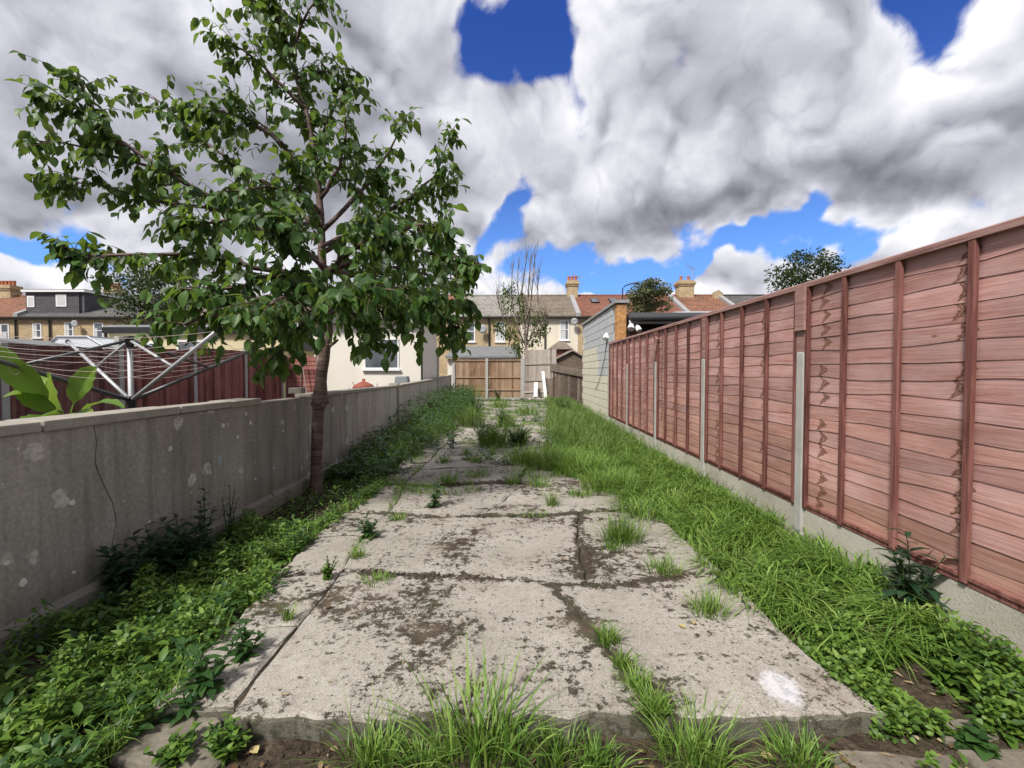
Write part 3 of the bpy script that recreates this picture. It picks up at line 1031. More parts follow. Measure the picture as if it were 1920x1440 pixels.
# ------------------------------------------------------------------ right fence: waney-lap panels between concrete posts
FX = 2.425
fence = thing('lap_panel_fence', (FX, 5, -.1), 'long pink-red stained waney-lap panel fence with concrete posts on the right', 'fence')
POSTS = [-.10, 1.81, 3.715, 5.62, 7.52, 9.42, 11.30]
pb = MB()
pb.box((-.045, -.05, -.3), (.045, .05, 1.545))
pm = pb.build('concrete_post', MT['post'], fence, bevel=.012)
pm.location = (0, POSTS[0] - 5, .1)
ORGF = ORG[fence.name]
for i, y in enumerate(POSTS):
    q = pm if i == 0 else pm.copy()
    if i:
        COL.objects.link(q)
    # mesh was built around world origin shifted by the fence base
    q.location = (FX - .0, y, -0.0)
KN = [(.2, .75), (.86, .28), (.28, .80), (.55, .85), (.35, .8), (.5, .2), (.4, .7)]
for i in range(len(POSTS) - 1):
    y0, y1 = POSTS[i] + .052, POSTS[i + 1] - .052
    L = y1 - y0
    zb, ztop = .245, 2.105
    gb = MB()
    gb.box((FX - .022, y0 - .02, -.22), (FX + .03, y1 + .02, zb - .004))
    gb.build('gravel_board', MT['gravel'], fence, bevel=.006)
    # panel frame: bottom rail and capping
    fr = MB()
    fr.box((FX - .026, y0 + .004, zb), (FX + .024, y1 - .004, zb + .032))
    fr.box((FX - .034, y0 + .004, zb + .0322), (FX - .012, y1 - .004, zb + .052))
    panel = fr.build('fence_panel', MT['batten'], fence)
    cp_ = MB()
    cp_.prism([(FX - .045, ztop - .035), (FX + .045, ztop - .035), (FX + .045, ztop + .002), (FX - .03, ztop + .010), (FX - .045, ztop)], y0 - .045, y1 + .045, 1)
    cp_.build('capping_rail', MT['cap'], panel)
    nb = 17
    ex = (ztop - .05 - zb) / nb
    for b in range(nb):
        z0 = zb + .022 + b * ex
        hgt = ex + .034
        v, f = [], []
        ns = 12
        ph, ph2, am = rnd.uniform(0, 6), rnd.uniform(0, 6), rnd.uniform(.003, .013)
        for k in range(ns + 1):
            yy = L * k / ns
            wv = am * math.sin(yy * 4.3 + ph) + .4 * am * math.sin(yy * 9.7 + ph2) + rnd.uniform(-.001, .001)
            bow = .004 * math.sin(yy * 3.1 + ph2)
            v += [(-.0045, yy, wv if b else 0), (-.002 + bow * .4, yy, wv * .5 + hgt * .5), (.0020, yy, hgt if b < nb - 1 else ex), (.003, yy, (wv if b else 0) + .001)]
        for k in range(ns):
            o_ = 4 * k
            f += [(o_, o_ + 1, o_ + 5, o_ + 4), (o_ + 1, o_ + 2, o_ + 6, o_ + 5), (o_ + 3, o_, o_ + 4, o_ + 7)]
        me = bpy.data.meshes.new('board')
        me.from_pydata(v, [], f)
        me.materials.append(MT['board'])
        bo = link('board', me, panel)
        bo.location = Vector((FX, y0, z0)) - ORGF
        kc = KN[i]
        redder = (i == 5)
        bo.color = (kc[0] + rnd.uniform(-.008, .008), kc[1] + rnd.uniform(-.008, .008), 1.0 if redder else .5, 1)
    for k, u_ in enumerate([.025, .475, .93, 1.385, L - .025]):
        bb = MB()
        j = rnd.uniform(-.006, .006)
        bb.box((FX - .042, y0 + u_ - .019 + j, zb + .012), (FX - .016, y0 + u_ + .019 + j, ztop - .036))
        bb.build('batten', MT['batten'], panel, bevel=.003)
# red infill for the last, freshly stained panel, then timber packers above each post
for i, y in enumerate(POSTS[1:6]):
    pk = MB()
    if i == 1:
        pk.box((FX - .040, y - .068, 1.53), (FX - .012, y + .055, 2.075))
        pk2 = MB()
        pk2.box((FX - .062, y - .07, 1.72), (FX - .0405, y + .05, 2.085))
        pk2.build('post_packer', MT['cap'], fence, bevel=.003)
    elif i == 3:
        a_ = math.radians(24)
        pk = MB((FX - .05, y + .0, 1.75), (0, math.cos(a_), math.sin(a_)), (1, 0, 0), (0, -math.sin(a_), math.cos(a_)))
        pk.box((-.055, -.012, -.24), (.055, .012, .22))
        pk.build('post_packer', MT['cap'], fence, bevel=.003)
        pk = MB()
        pk.box((FX - .038, y - .035, 1.55), (FX - .012, y + .045, 2.07))
    else:
        pk.box((FX - .040, y - .052, 1.55), (FX - .014, y + .045, 2.075))
    pk.build('post_packer', MT['cap'] if i < 3 else MT['batten'], fence, bevel=.003)

# ------------------------------------------------------------------ cherry tree by the wall
tb = gz(592, 925, -.08)
TY = tb.y
tree = thing('cherry_tree', tb, 'young cherry tree with big dark green leaves growing beside the cement wall', 'tree')


def pl_(lst):
    return [at(x, y, TY + dy_) for (x, y, dy_) in lst]


TR = [(592, 940, 0), (592, 922, 0), (594, 850, 0), (597, 775, 0), (600, 748, 0), (602, 715, 0), (607, 670, 0), (615, 620, .02), (608, 560, .0), (604, 500, 0), (603, 440, 0), (600, 380, 0), (592, 300, 0), (576, 215, 0), (555, 135, 0), (535, 70, 0), (512, 10, .0), (495, -40, 0)]
tr_r = [.092, .072, .066, .066, .088, .066, .063, .059, .052, .05, .043, .038, .031, .025, .019, .014, .010, .006]
trk = MB()
tpts = pl_(TR)
# finer path for the trunk
fp, fr_ = [], []
for k in range(len(tpts) - 1):
    for s_ in range(3):
        t = s_ / 3
        fp.append(tpts[k].lerp(tpts[k + 1], t) + Vector((rnd.uniform(-.004, .004), rnd.uniform(-.004, .004), 0)))
        fr_.append((tr_r[k] * (1 - t) + tr_r[k + 1] * t) * rnd.uniform(.96, 1.05))
fp.append(tpts[-1])
fr_.append(tr_r[-1])
trk.tube(fp, fr_, 12)
trunk = trk.build('trunk', MT['bark'], tree, smooth=True)
# graft collar, a ragged ring of old bark
gc = at(600, 752, TY)
cm = MB()
for k in range(9):
    an = k * .7
    c0 = gc + Vector((math.cos(an) * .075, math.sin(an) * .075, rnd.uniform(-.05, .03)))
    cm.tube([c0, c0 + Vector((math.cos(an) * .03, math.sin(an) * .03, rnd.uniform(-.02, .05)))], [.03, .012], 6)
cm.build('graft_collar', MT['bark'], trunk)
cm = MB()
cm.tube([at(618, 648, TY), at(628, 642, TY - .03), at(634, 637, TY - .05)], [.025, .016, .012], 6)
cm.build('pruned_stub', MT['bark'], trunk)

BR = [  # (points, density, start share)
    ([(604, 545, 0), (530, 512, -.3), (440, 490, -.6), (350, 472, -.9), (250, 478, -1.05), (165, 480, -1.1), (118, 465, -1.15)], 1.0),
    ([(604, 490, 0), (500, 435, -.2), (400, 375, -.4), (300, 310, -.6), (200, 250, -.75), (135, 190, -.85), (75, 178, -.9)], 1.0),
    ([(330, 330, -.55), (230, 300, -.6), (130, 265, -.7), (45, 262, -.75)], .8),
    ([(420, 395, -.35), (300, 378, -.4), (190, 345, -.5), (90, 335, -.55)], .7),
    ([(200, 250, -.75), (160, 180, -.7), (140, 140, -.7)], .9),
    ([(602, 430, 0), (520, 355, .1), (440, 310, .2), (370, 255, .2), (330, 215, .2)], .8),
    ([(370, 255, .2), (320, 215, .2), (296, 185, .2), (250, 172, .2)], .35),
    ([(598, 365, 0), (530, 270, -.2), (460, 220, -.3), (400, 205, -.3), (345, 205, -.3)], .9),
    ([(530, 270, -.2), (470, 210, -.25), (430, 175, -.3)], .6),
    ([(574, 205, 0), (515, 145, -.2), (455, 90, -.3), (400, 75, -.35)], .8),
    ([(560, 165, 0), (600, 135, .1), (650, 128, .15)], .6),
    ([(545, 105, 0), (565, 50, -.1), (588, 5, -.15), (598, -30, -.2)], 1.0),
    ([(520, 40, 0), (480, 5, -.1), (450, -30, -.1)], .7),
    ([(606, 560, 0), (680, 552, .2), (760, 562, .15), (830, 568, .1), (878, 562, 0)], 1.0),
    ([(603, 475, 0), (680, 425, .4), (750, 385, .6), (815, 330, .6), (848, 250, .6)], 1.0),
    ([(750, 385, .6), (800, 360, .7), (850, 350, .7)], .7),
    ([(602, 435, 0), (670, 365, .0), (730, 290, .0), (762, 218, .0)], .8),
    ([(608, 580, 0), (690, 575, -.4), (770, 585, -.45), (835, 600, -.5), (862, 620, -.5)], 1.0),
    ([(604, 510, 0), (700, 475, -.3), (790, 468, -.35), (850, 485, -.4), (880, 500, -.4)], 1.1),
    ([(599, 375, 0), (635, 310, -.2), (648, 255, -.25), (640, 190, -.25)], .9),
    ([(607, 585, 0), (560, 560, -.5), (500, 572, -.85), (430, 585, -1.1), (350, 605, -1.2), (300, 600, -1.2)], 1.0),
    ([(609, 600, 0), (580, 598, -.4), (535, 640, -.7), (515, 685, -.75)], 1.0),
    ([(610, 595, 0), (640, 575, -.5), (690, 600, -.7), (706, 640, -.7)], .6),
    ([(604, 530, 0), (560, 505, -.6), (480, 525, -.95), (400, 545, -1.2), (330, 540, -1.25)], 1.0),
    ([(604, 520, 0), (640, 485, .7), (700, 500, 1.2), (750, 520, 1.5)], .8),
    ([(603, 455, 0), (560, 425, .8), (500, 405, 1.3), (440, 420, 1.6)], .8),
    ([(604, 540, 0), (590, 520, -.7), (600, 540, -1.2), (640, 560, -1.5)], .9),
    ([(601, 400, 0), (560, 360, -.5), (500, 350, -.9), (430, 360, -1.1)], .8),
    ([(603, 460, 0), (650, 440, -.5), (700, 420, -.9), (760, 440, -1.0)], .8),
    ([(590, 290, 0), (610, 230, .2), (640, 180, .2), (655, 140, .2)], .6),
    ([(607, 570, 0), (640, 585, .5), (690, 590, .9), (740, 590, 1.1)], .7),
    ([(607, 570, 0), (560, 590, .5), (500, 600, .9), (450, 610, 1.1)], .8),
    ([(602, 430, 0), (590, 395, -.5), (560, 350, -.8), (560, 300, -.9)], .8),
    ([(604, 500, 0), (660, 520, .3), (740, 500, .5), (820, 520, .6), (868, 540, .6)], .9),
]
LP, LD, LU, LL = [], [], [], []
tw = MB()


def add_leaf(p, outd):
    down = Vector((0, 0, -1))
    dv = (outd * rnd.uniform(.25, .9) + down * rnd.uniform(.25, 1.15) + Vector((rnd.gauss(0, .4), rnd.gauss(0, .4), rnd.gauss(0, .25)))).normalized()
    up = Vector((rnd.gauss(0, .55), rnd.gauss(0, .55) - .25, 1)) + outd * .35
    LP.append(p)
    LD.append(dv)
    LU.append(up.normalized())
    LL.append(rnd.uniform(.070, .148) * rnd.choice((.8, 1, 1, 1.1)))


BR.append(([(603, 440, 0), (600, 380, 0), (592, 300, 0), (576, 215, 0), (555, 135, 0), (535, 70, 0), (512, 10, 0), (498, -30, 0)], 1.5))
BR += [([(604, 520, 0), (660, 470, -.6), (720, 440, -.9), (790, 420, -1.0), (840, 430, -1.0)], 1.0), ([(606, 560, 0), (680, 530, -.7), (760, 540, -.9), (820, 560, -.95)], 1.1), ([(602, 430, 0), (540, 410, -.7), (470, 400, -1.0), (400, 420, -1.2), (330, 410, -1.2)], 1.0),
       ([(604, 500, 0), (560, 470, -.9), (530, 440, -1.2), (520, 400, -1.3)], 1.0), ([(598, 360, 0), (640, 340, .3), (690, 330, .4), (720, 350, .4)], .8), ([(606, 560, 0), (560, 545, -.9), (520, 560, -1.3), (470, 600, -1.5)], 1.0), ([(606, 560, 0), (650, 540, -.9), (700, 540, -1.2), (760, 540, -1.3)], .5)]
for bi, (bl, dens) in enumerate(BR):
    pts = pl_(bl)
    n = len(pts)
    fpts = []
    for k in range(n - 1):
        for s_ in range(3):
            fpts.append(pts[k].lerp(pts[k + 1], s_ / 3) + Vector((rnd.gauss(0, .012), rnd.gauss(0, .012), rnd.gauss(0, .012))) * (1 if k or s_ else 0))
    fpts.append(pts[-1])
    L = sum((fpts[k + 1] - fpts[k]).length for k in range(len(fpts) - 1))
    r0 = min(.032, .009 + .011 * L)
    if bi in (2, 3, 4, 6, 8, 15):
        r0 *= .6
    rad = [r0 * (1 - k / (len(fpts) - 1)) ** .8 + .0028 for k in range(len(fpts))]
    bm_ = MB()
    bm_.tube(fpts, rad, 6)
    bm_.build('branch', MT['bark'], trunk, smooth=True)
    m_ = len(fpts) - 1
    nt = int(L * 24.0 * dens) + 4
    for k in range(nt):
        t = rnd.uniform(.16, 1.0) ** .85
        fi = t * m_
        i0 = min(int(fi), m_ - 1)
        p = fpts[i0].lerp(fpts[i0 + 1], fi - i0)
        ax = (fpts[i0 + 1] - fpts[i0]).normalized()
        sd = ax.cross(Vector((rnd.gauss(0, 1), rnd.gauss(0, 1), rnd.gauss(0, 1)))).normalized()
        dv = (ax * rnd.uniform(.3, 1.0) + sd * rnd.uniform(.5, 1.1) + Vector((0, 0, rnd.uniform(-.25, .35)))).normalized()
        tl = rnd.uniform(.10, .46) * (1.0 if t < .8 else .6)
        q = [p]
        ns = 4
        cur = dv.copy()
        for s_ in range(ns):
            cur = (cur + Vector((rnd.gauss(0, .12), rnd.gauss(0, .12), -.13))).normalized()
            q.append(q[-1] + cur * (tl / ns))
        tw.tube(q, [.0042, .0038, .0033, .0027, .002], 4, cap=False)
        nl = max(3, int(tl / .050))
        for j in range(nl):
            tt = (j + .6) / nl
            fj = tt * ns
            j0 = min(int(fj), ns - 1)
            pp = q[j0].lerp(q[j0 + 1], fj - j0)
            sdv = cur.cross(Vector((0, 0, 1))) * (1 if j % 2 else -1) + cur * .6
            add_leaf(pp, sdv.normalized())
        add_leaf(q[-1], cur)
    for k in range(4):
        add_leaf(fpts[-1], (fpts[-1] - fpts[-2]).normalized())
tw.build('twigs', MT['twig'], trunk)['kind'] = 'stuff'
LP, LD, LU, LL = np.array(LP), np.array(LD), np.array(LU), np.array(LL)
nL = len(LP)
curl = NR.uniform(.0, .45, nL)
foldv = NR.uniform(.1, .55, nL)
LW = LL * NR.uniform(.85, 1.12, nL) * .62
dist = np.linalg.norm(LP - np.array([0, 0, CAMZ]), axis=1)
score = LL / dist * np.abs(nrm(np.cross(LD, np.cross(LD, LU)))[:, 1])
# the 300 that show largest become leaves of their own, the rest one mass
own = np.argsort(-score)[:300]
rest = np.setdiff1d(np.arange(nL), own)
V, fq, ft = leafgeo(LP[rest], LD[rest], LU[rest], LL[rest], LW[rest], LEAF_BIG, foldv[rest], curl[rest])
crown = npmesh('crown', V, fq, MT['leaf'], tree, Ft=ft)
crown['kind'] = 'stuff'
LEAFV = []
for k in range(6):
    V, fq, ft = leafgeo(np.zeros((1, 3)), np.array([[0, 1., 0]]), np.array([[0, 0, 1.]]), np.ones(1), np.ones(1) * .62, LEAF_BIG, .1 + .09 * k, .05 + .08 * ((k * 5) % 6))
    me = bpy.data.meshes.new('leaf')
    me.from_pydata(V.tolist(), [], fq.tolist() + ft.tolist())
    me.materials.append(MT['leaf'])
    me.polygons.foreach_set('use_smooth', [True] * len(me.polygons))
    LEAFV.append(me)
tbo = ORG[tree.name]
for j, i in enumerate(own):
    ob = bpy.data.objects.new('leaf', LEAFV[j % 6])
    COL.objects.link(ob)
    ob.parent = crown
    D_ = Vector(LD[i])
    S_ = D_.cross(Vector(LU[i])).normalized()
    N_ = S_.cross(D_)
    Mx = Matrix((S_, D_, N_)).transposed().to_4x4()
    ob.matrix_basis = Matrix.Translation(Vector(LP[i]) - tbo) @ Mx @ Matrix.Scale(LL[i], 4)
print('leaves', nL)

# ------------------------------------------------------------------ neighbour's garden on the left
# featheredge fence along their far side
nf = thing('featheredge_fence', (-7.4, 10, 0), 'red-brown vertical board fence with concrete posts behind the washing line', 'fence')
NP = [2.55, 4.45, 6.35, 8.25, 10.17, 12.1, 14.0]
NXF = -7.4


def featheredge_bay(fenceobj, y0, y1, z0, z1, mt, proto):
    n = int((y1 - y0) / .098)
    for k in range(n):
        yy = y0 + (k + .5) * (y1 - y0) / n
        q = proto.copy()
        COL.objects.link(q)
        q.parent = fenceobj
        q.location = Vector((NXF, yy, z0 + rnd.uniform(-.008, .008))) - ORG[fenceobj.name]
        q.rotation_euler = (rnd.uniform(-.006, .006), 0, rnd.uniform(-.04, .04))


proto_obs = {}
for nm, mt in (('r', 'redbrown'), ('w', 'weathered_red')):
    v = [(.006, -.062, 0), (.032, .050, 0), (.002, .050, 0), (.002, -.062, 0), (.006, -.062, 1.78), (.032, .050, 1.78), (.002, .050, 1.78), (.002, -.062, 1.78)]
    f = [(0, 3, 2, 1), (4, 5, 6, 7), (0, 1, 5, 4), (1, 2, 6, 5), (2, 3, 7, 6), (3, 0, 4, 7)]
    me = bpy.data.meshes.new('board')
    me.from_pydata(v, [], f)
    me.materials.append(MT[mt])
    proto_obs[nm] = bpy.data.objects.new('board', me)
for i in range(len(NP) - 1):
    y0, y1 = NP[i] + .05, NP[i + 1] - .05
    rb = MB()
    pan = part_empty('fence_panel', nf)
    for zz in (.40, 1.0, 1.60):
        rb = MB()
        rb.box((NXF - .05, y0, zz), (NXF - .001, y1, zz + .075))
        rb.build('rail', MT['dark_wood'], pan)
    dzf = 1.52 + .038 * (y0 + y1) / 2 - 1.94
    featheredge_bay(pan, y0, y1, .16 + dzf, 1.94, None, proto_obs['w' if NP[i + 1] < 8.3 else 'r'])
    gbm = MB()
    gbm.box((NXF - .02, y0, -.2), (NXF - .002, y1, .25))
    gbm.build('gravel_board', MT['post'], nf)
for i, y in enumerate(NP):
    pb = MB()
    pb.box((NXF - .05, y - .05, -.3), (NXF + .05, y + .05, 1.56 + .038 * y + (.16 if y == 8.25 else 0)))
    pb.build('concrete_post', MT['post'], nf, bevel=.01)

# dark lap panel closing their garden next to the white outbuilding
lp = thing('lap_fence', (-6.9, 14.15, -.08), 'dark red lap fence between concrete post and white outbuilding', 'fence')
for k in range(13):
    bb = MB((-7.33, 14.2, .1 + k * .135), (1, 0, 0), (0, 1, 0))
    bb.prism([(-.012 + .0, 0), (.008, .0), (.012, .15), (.004, .15)], 0, 1.02, 0)
    bb.build('board', MT['redbrown'], lp)
fr = MB()
for xx in (-7.34, -6.86, -6.34):
    fr.box((xx - .02, 14.16, -.08), (xx + .02, 14.187, 1.9))
fr.build('frame', MT['dark_wood'], lp)
pw = MB()
pw.box((-6.30, 14.1, -.1), (-6.18, 14.22, 2.05))
pw.tube([(-6.5, 14.05, -.1), (-6.75, 14.02, 1.7)], .018, 6)
tag(pw.build('gate_post', MT['weathered'], None, org=(-6.25, 14.1, -.1)), 'weathered timber post at the corner of the white outbuilding', 'post')


def window_on(parent, o, u, w, x0, x1, z0, z1, bars=(), dark=False, fr=.05, sill=True, curtain=False):
    """window with frame, pane and sill set in a wall: o on the wall plane, u along, w outwards"""
    fm = MB(o, u, w)
    dp = .03
    fm.box((x0, -.02, z0), (x0 + fr, dp, z1))
    fm.box((x1 - fr, -.02, z0), (x1, dp, z1))
    fm.box((x0 + fr, -.02, z1 - fr), (x1 - fr, dp, z1))
    fm.box((x0 + fr, -.02, z0), (x1 - fr, dp, z0 + fr))
    for (kind, t) in bars:
        if kind == 'h':
            zz = z0 + (z1 - z0) * t
            fm.box((x0 + fr, -.02, zz - .025), (x1 - fr, dp - .002, zz + .025))
        else:
            xx = x0 + (x1 - x0) * t
            fm.box((xx - .025, -.02, z0 + fr), (xx + .025, dp - .004, z1 - fr))
    wn = fm.build('window', MT['white'], parent)
    pn = MB(o, u, w)
    pn.box((x0 + fr, -.012, z0 + fr), (x1 - fr, .006, z1 - fr))
    pn.build('pane', MT['glass'], wn)
    if curtain:
        cu = MB(o, u, w)
        cu.box((x0 + fr, .0065, z0 + fr), (x0 + fr + (x1 - x0 - 2 * fr) * rnd.uniform(.25, 1.0), .008, z0 + fr + (z1 - z0) * rnd.uniform(.4, .9)))
        cu.build('net_curtain', MT['curtain'], wn)
    if sill:
        sm_ = MB(o, u, w)
        sm_.box((x0 - .06, .0, z0 - .06), (x1 + .06, .09, z0 - .003))
        sm_.build('sill', MT['white'], wn)
    return wn


U, WF = (1, 0, 0), (0, -1, 0)

# white outbuilding across the end of the neighbour's garden
ob_ = thing('white_outbuilding', (-5, 15.5, -.08), 'off-white rendered outbuilding with one dark window behind the cherry trunk', 'outbuilding')
xl, xr = -7.05, -3.22
wb = MB()
wb.prism([(xl, 15.5), (xr, 15.5), (-3.33, 18.9), (xl, 18.9)], -.15, 3.05, 2)
wb.build('wall', MT['white_render'], ob_)
rf = MB()
rf.prism([(xl - .2, 15.25), (xr + .1, 15.3), (-3.2, 19.05), (xl - .2, 19.05)], 3.053, 3.25, 2)
rf.build('roof', MT['rubber'], ob_)
wp = at(683, 692, 15.5)
wq = at(748, 640, 15.5)
window_on(ob_, (0, 15.5, 0), U, WF, wp.x, wq.x, wp.z, wq.z + .1, [('h', .72)], fr=.05)
dpx = at(791, 680, 15.45).x
dpp = MB()
dpp.tube([(dpx, 15.44, .1), (dpx, 15.44, 3.05)], .034, 8)
dpp.build('downpipe', MT['black'], ob_)
# side door boards at the far corner
sd = MB()
sd.box((-3.42, 18.95, -.1), (-3.30, 19.35, 2.3))
tag(sd.build('side_screen', MT['weathered'], None, org=(-3.36, 19.1, -.1)), 'narrow grey timber screen at the far corner of the white outbuilding', 'screen')

# pale yellow outbuilding further left
yb = thing('yellow_outbuilding', (-10.5, 15.2, -.08), 'low pale yellow outbuilding with black flat-roof fascia beyond the red-brown fence', 'outbuilding')
a0, a1 = at(199, 640, 15.0).x, -7.9
wb = MB()
wb.box((a0 + .12, 15.0, -.15), (a1, 20, 2.72))
wb.build('wall', MT['yellow_render'], yb)
fm = MB()
fm.box((a0, 14.85, 2.68), (a1 + .15, 20.2, 2.88))
rfo = fm.build('roof', MT['black'], yb)
fm = MB()
fm.prism([(14.86, 2.883), (20.2, 2.883), (20.2, 3.05), (15.1, 2.98)], a0 + .02, a1 + .1, 0)
fm.build('felt_covering', MT['felt'], rfo)
fm = MB()
fm.tube([(a0 + .06, 14.93, -.1), (a0 + .06, 14.93, 2.68)], .04, 8)
fm.build('downpipe', MT['black'], yb)
for (x0, y0, x1, y1) in [(252, 672, 298, 641), (333, 678, 383, 638)]:
    p0, p1 = at(x0, y0, 15.0), at(x1, y1, 15.0)
    window_on(yb, (0, 15.0, 0), U, WF, p0.x, p1.x, p0.z - .3, p1.z, [('h', .62)], fr=.06)
# dark sheeted lean-to roof between the two outbuildings
ln = MB()
p0, p1 = at(500, 612, 15.3), at(548, 655, 15.3)
ln.prism([(p0.x, p0.z), (p1.x - .3, p0.z - .02), (p1.x + .05, p1.z + .1), (p1.x, p1.z), (p0.x, p1.z + .1)], 15.3, 18, 1)
tag(ln.build('sheeted_roof', MT['rubber'], None, org=(p0.x, 15.3, 1.9)), 'dark rubber-sheeted roof slope seen just left of the white outbuilding', 'roof sheet')

# polycarbonate lean-to roof over the fence
gh = thing('greenhouse', at(145, 690, 13.0) * 1.0, 'milky plastic-roofed greenhouse showing above the fence at the far left', 'greenhouse')
q = [at(85, 650, 13), at(108, 631, 13), at(165, 631, 13), at(197, 650, 13)]
gm = MB()
gm.prism([(q[0].x, q[0].z - .05), (q[1].x, q[1].z), (q[2].x, q[2].z), (q[3].x, q[3].z - .05), (q[3].x, q[3].z - .1), (q[0].x, q[0].z - .1)], 13.0, 15.5, 1)
gm.build('roof', MT['polycarb'], gh)
gm = MB()
gm.box((q[0].x + .05, 13.05, -.1), (q[3].x - .05, 15.4, q[0].z - .103))
gm.build('wall', MT['polycarb'], gh)
gm = MB()
for xx in (q[0], q[1], q[2], q[3]):
    gm.tube([(xx.x, 12.98, xx.z), (xx.x, 15.52, xx.z)], .025, 6)
gm.tube([(q[k].x, 12.98, q[k].z) for k in range(4)], .025, 6)
gm.build('glazing_bar', MT['alu'], gh)
q0, q1 = at(-40, 655, 11.5), at(92, 655, 11.5)
gm = MB()
gm.prism([(q0.x, 1.95), (q1.x, 1.95), (q1.x, 2.02), (q0.x, 2.30)], 11.5, 14, 1)
tag(gm.build('corrugated_roof', MT['felt'], None, org=(q0.x, 11.5, 1.95)), 'low grey felt shed roof above the fence at the left edge', 'shed roof')

# rotary washing line
hub = at(246, 748, 4.4)
hx, hy = hub.x, hub.y
rw = thing('rotary_washing_line', (hx, hy, -.08), 'grey rotary washing line standing open behind the cement wall', 'washing line')
zl, zu = at(246, 748, 4.4).z, at(246, 634, 4.4).z
mm = MB()
mm.tube([(hx, hy, -.1), (hx, hy, zu)], .024, 10)
mm.build('mast', MT['alu'], rw, smooth=True)
mm = MB()
mm.tube([(hx, hy, zl - .10), (hx, hy, zl - .02), (hx, hy, zl + .01), (hx, hy, zl + .03)], [.038, .038, .05, .034], 10)
mm.build('lower_hub', MT['black'], rw)
mm = MB()
mm.tube([(hx, hy, zu - .09), (hx, hy, zu - .02), (hx, hy, zu), (hx, hy, zu + .02)], [.034, .034, .052, .04], 10)
mm.build('top_cap', MT['black'], rw)
TZ = 1.72
arms = []
for k, an in enumerate((-28, 72, 152, 252)):
    a_ = math.radians(an)
    R_ = 1.55 if k != 2 else 1.5
    tip = Vector((hx + R_ * math.cos(a_), hy + R_ * math.sin(a_), TZ))
    root = Vector((hx + .04 * math.cos(a_), hy + .04 * math.sin(a_), zl))
    arms.append((root, tip))
    am = MB()
    am.tube([root, root.lerp(tip, .5), tip], [.019, .019, .017], 8)
    arm = am.build('arm', MT['greyarm'] if k in (1, 3) else MT['alu'], rw, smooth=True)
    am = MB()
    am.tube([tip, tip + (tip - root).normalized() * .04], .022, 8)
    am.build('end_cap', MT['black'], arm)
    st_ = MB()
    st_.tube([(hx + .03 * math.cos(a_), hy + .03 * math.sin(a_), zu - .03), root.lerp(tip, .52)], .014, 8)
    st_.build('strut', MT['alu'] if k % 2 == 0 else MT['greyarm'], rw, smooth=True)
for ring in range(6):
    t = .42 + ring * .108
    lm = MB()
    for k in range(4):
        A, B = arms[k][0].lerp(arms[k][1], t), arms[(k + 1) % 4][0].lerp(arms[(k + 1) % 4][1], t)
        sag = .05 + .035 * ring / 6 + rnd.uniform(0, .04)
        pts = [A.lerp(B, j / 10) + Vector((0, 0, -sag * 4 * (j / 10) * (1 - j / 10) + .02)) for j in range(11)]
        lm.tube(pts, .0019, 4, cap=False)
    lm.build('line', MT['line'], rw)
for (k, ts_) in ((1, (.45, .55, .64, .73, .82, .92)), (3, (.5, .6, .7))):
    for t in ts_:
        A = arms[k][0].lerp(arms[k][1], t)
        B = arms[k][0].lerp(arms[k][1], t + .06)
        lm = MB()
        pts = [A.lerp(B, j / 6) + Vector((0, 0, -.075 * 4 * (j / 6) * (1 - j / 6))) for j in range(7)]
        lm.tube(pts, .0019, 4, cap=False)
        lm.build('line_loop', MT['line'], rw)

# banana plant
bn = thing('banana_plant', at(130, 800, 3.9) * 1.0, 'banana plant with broad yellow-green leaves behind the wall, far left', 'plant')
bb_ = ORG[bn.name]
sm_ = MB()
base = Vector((bb_.x, bb_.y, -.08))
sm_.tube([base, base + Vector((.02, 0, .55)), base + Vector((.0, 0, .95))], [.07, .055, .03], 10)
sm_.build('stem', MT['banana'], bn, smooth=True)


def big_leaf(p0, p1, p2, wid, name, parent, mt, n=14, tears=.0, up=(0, -.5, 1)):
    p0, p1, p2 = Vector(p0), Vector(p1), Vector(p2)
    v, f = [], []
    upv = Vector(up).normalized()
    for k in range(n + 1):
        t = k / n
        c = p0 * (1 - t) ** 2 + p1 * 2 * t * (1 - t) + p2 * t * t
        tg = (2 * (1 - t) * (p1 - p0) + 2 * t * (p2 - p1)).normalized()
        s_ = tg.cross(upv).normalized()
        nn = s_.cross(tg)
        tt = max(0, (t - .22) / .78)
        w_ = wid * (math.sin(math.pi * min(1, tt) ** .75) ** .7 if 0 < tt < 1 else 0) + .006
        wv = .10 * w_ * math.sin(k * 1.9)
        v += [tuple(c - s_ * w_ * (1 - tears * (k % 3 == 0)) + nn * (w_ * .35 + wv)), tuple(c - s_ * w_ * .5 + nn * w_ * .28), tuple(c), tuple(c + s_ * w_ * .5 + nn * w_ * .28), tuple(c + s_ * w_ * (1 - tears * (k % 4 == 1)) + nn * (w_ * .3 - wv))]
    for k in range(n):
        for j in range(4):
            a = 5 * k + j
            f.append((a, a + 1, a + 6, a + 5))
    o = ORG[parent.name]
    me = bpy.data.meshes.new(name)
    me.from_pydata([(x - o.x, y - o.y, z - o.z) for (x, y, z) in v], [], f)
    me.polygons.foreach_set('use_smooth', [True] * len(f))
    me.materials.append(MT[mt])
    return link(name, me, parent)


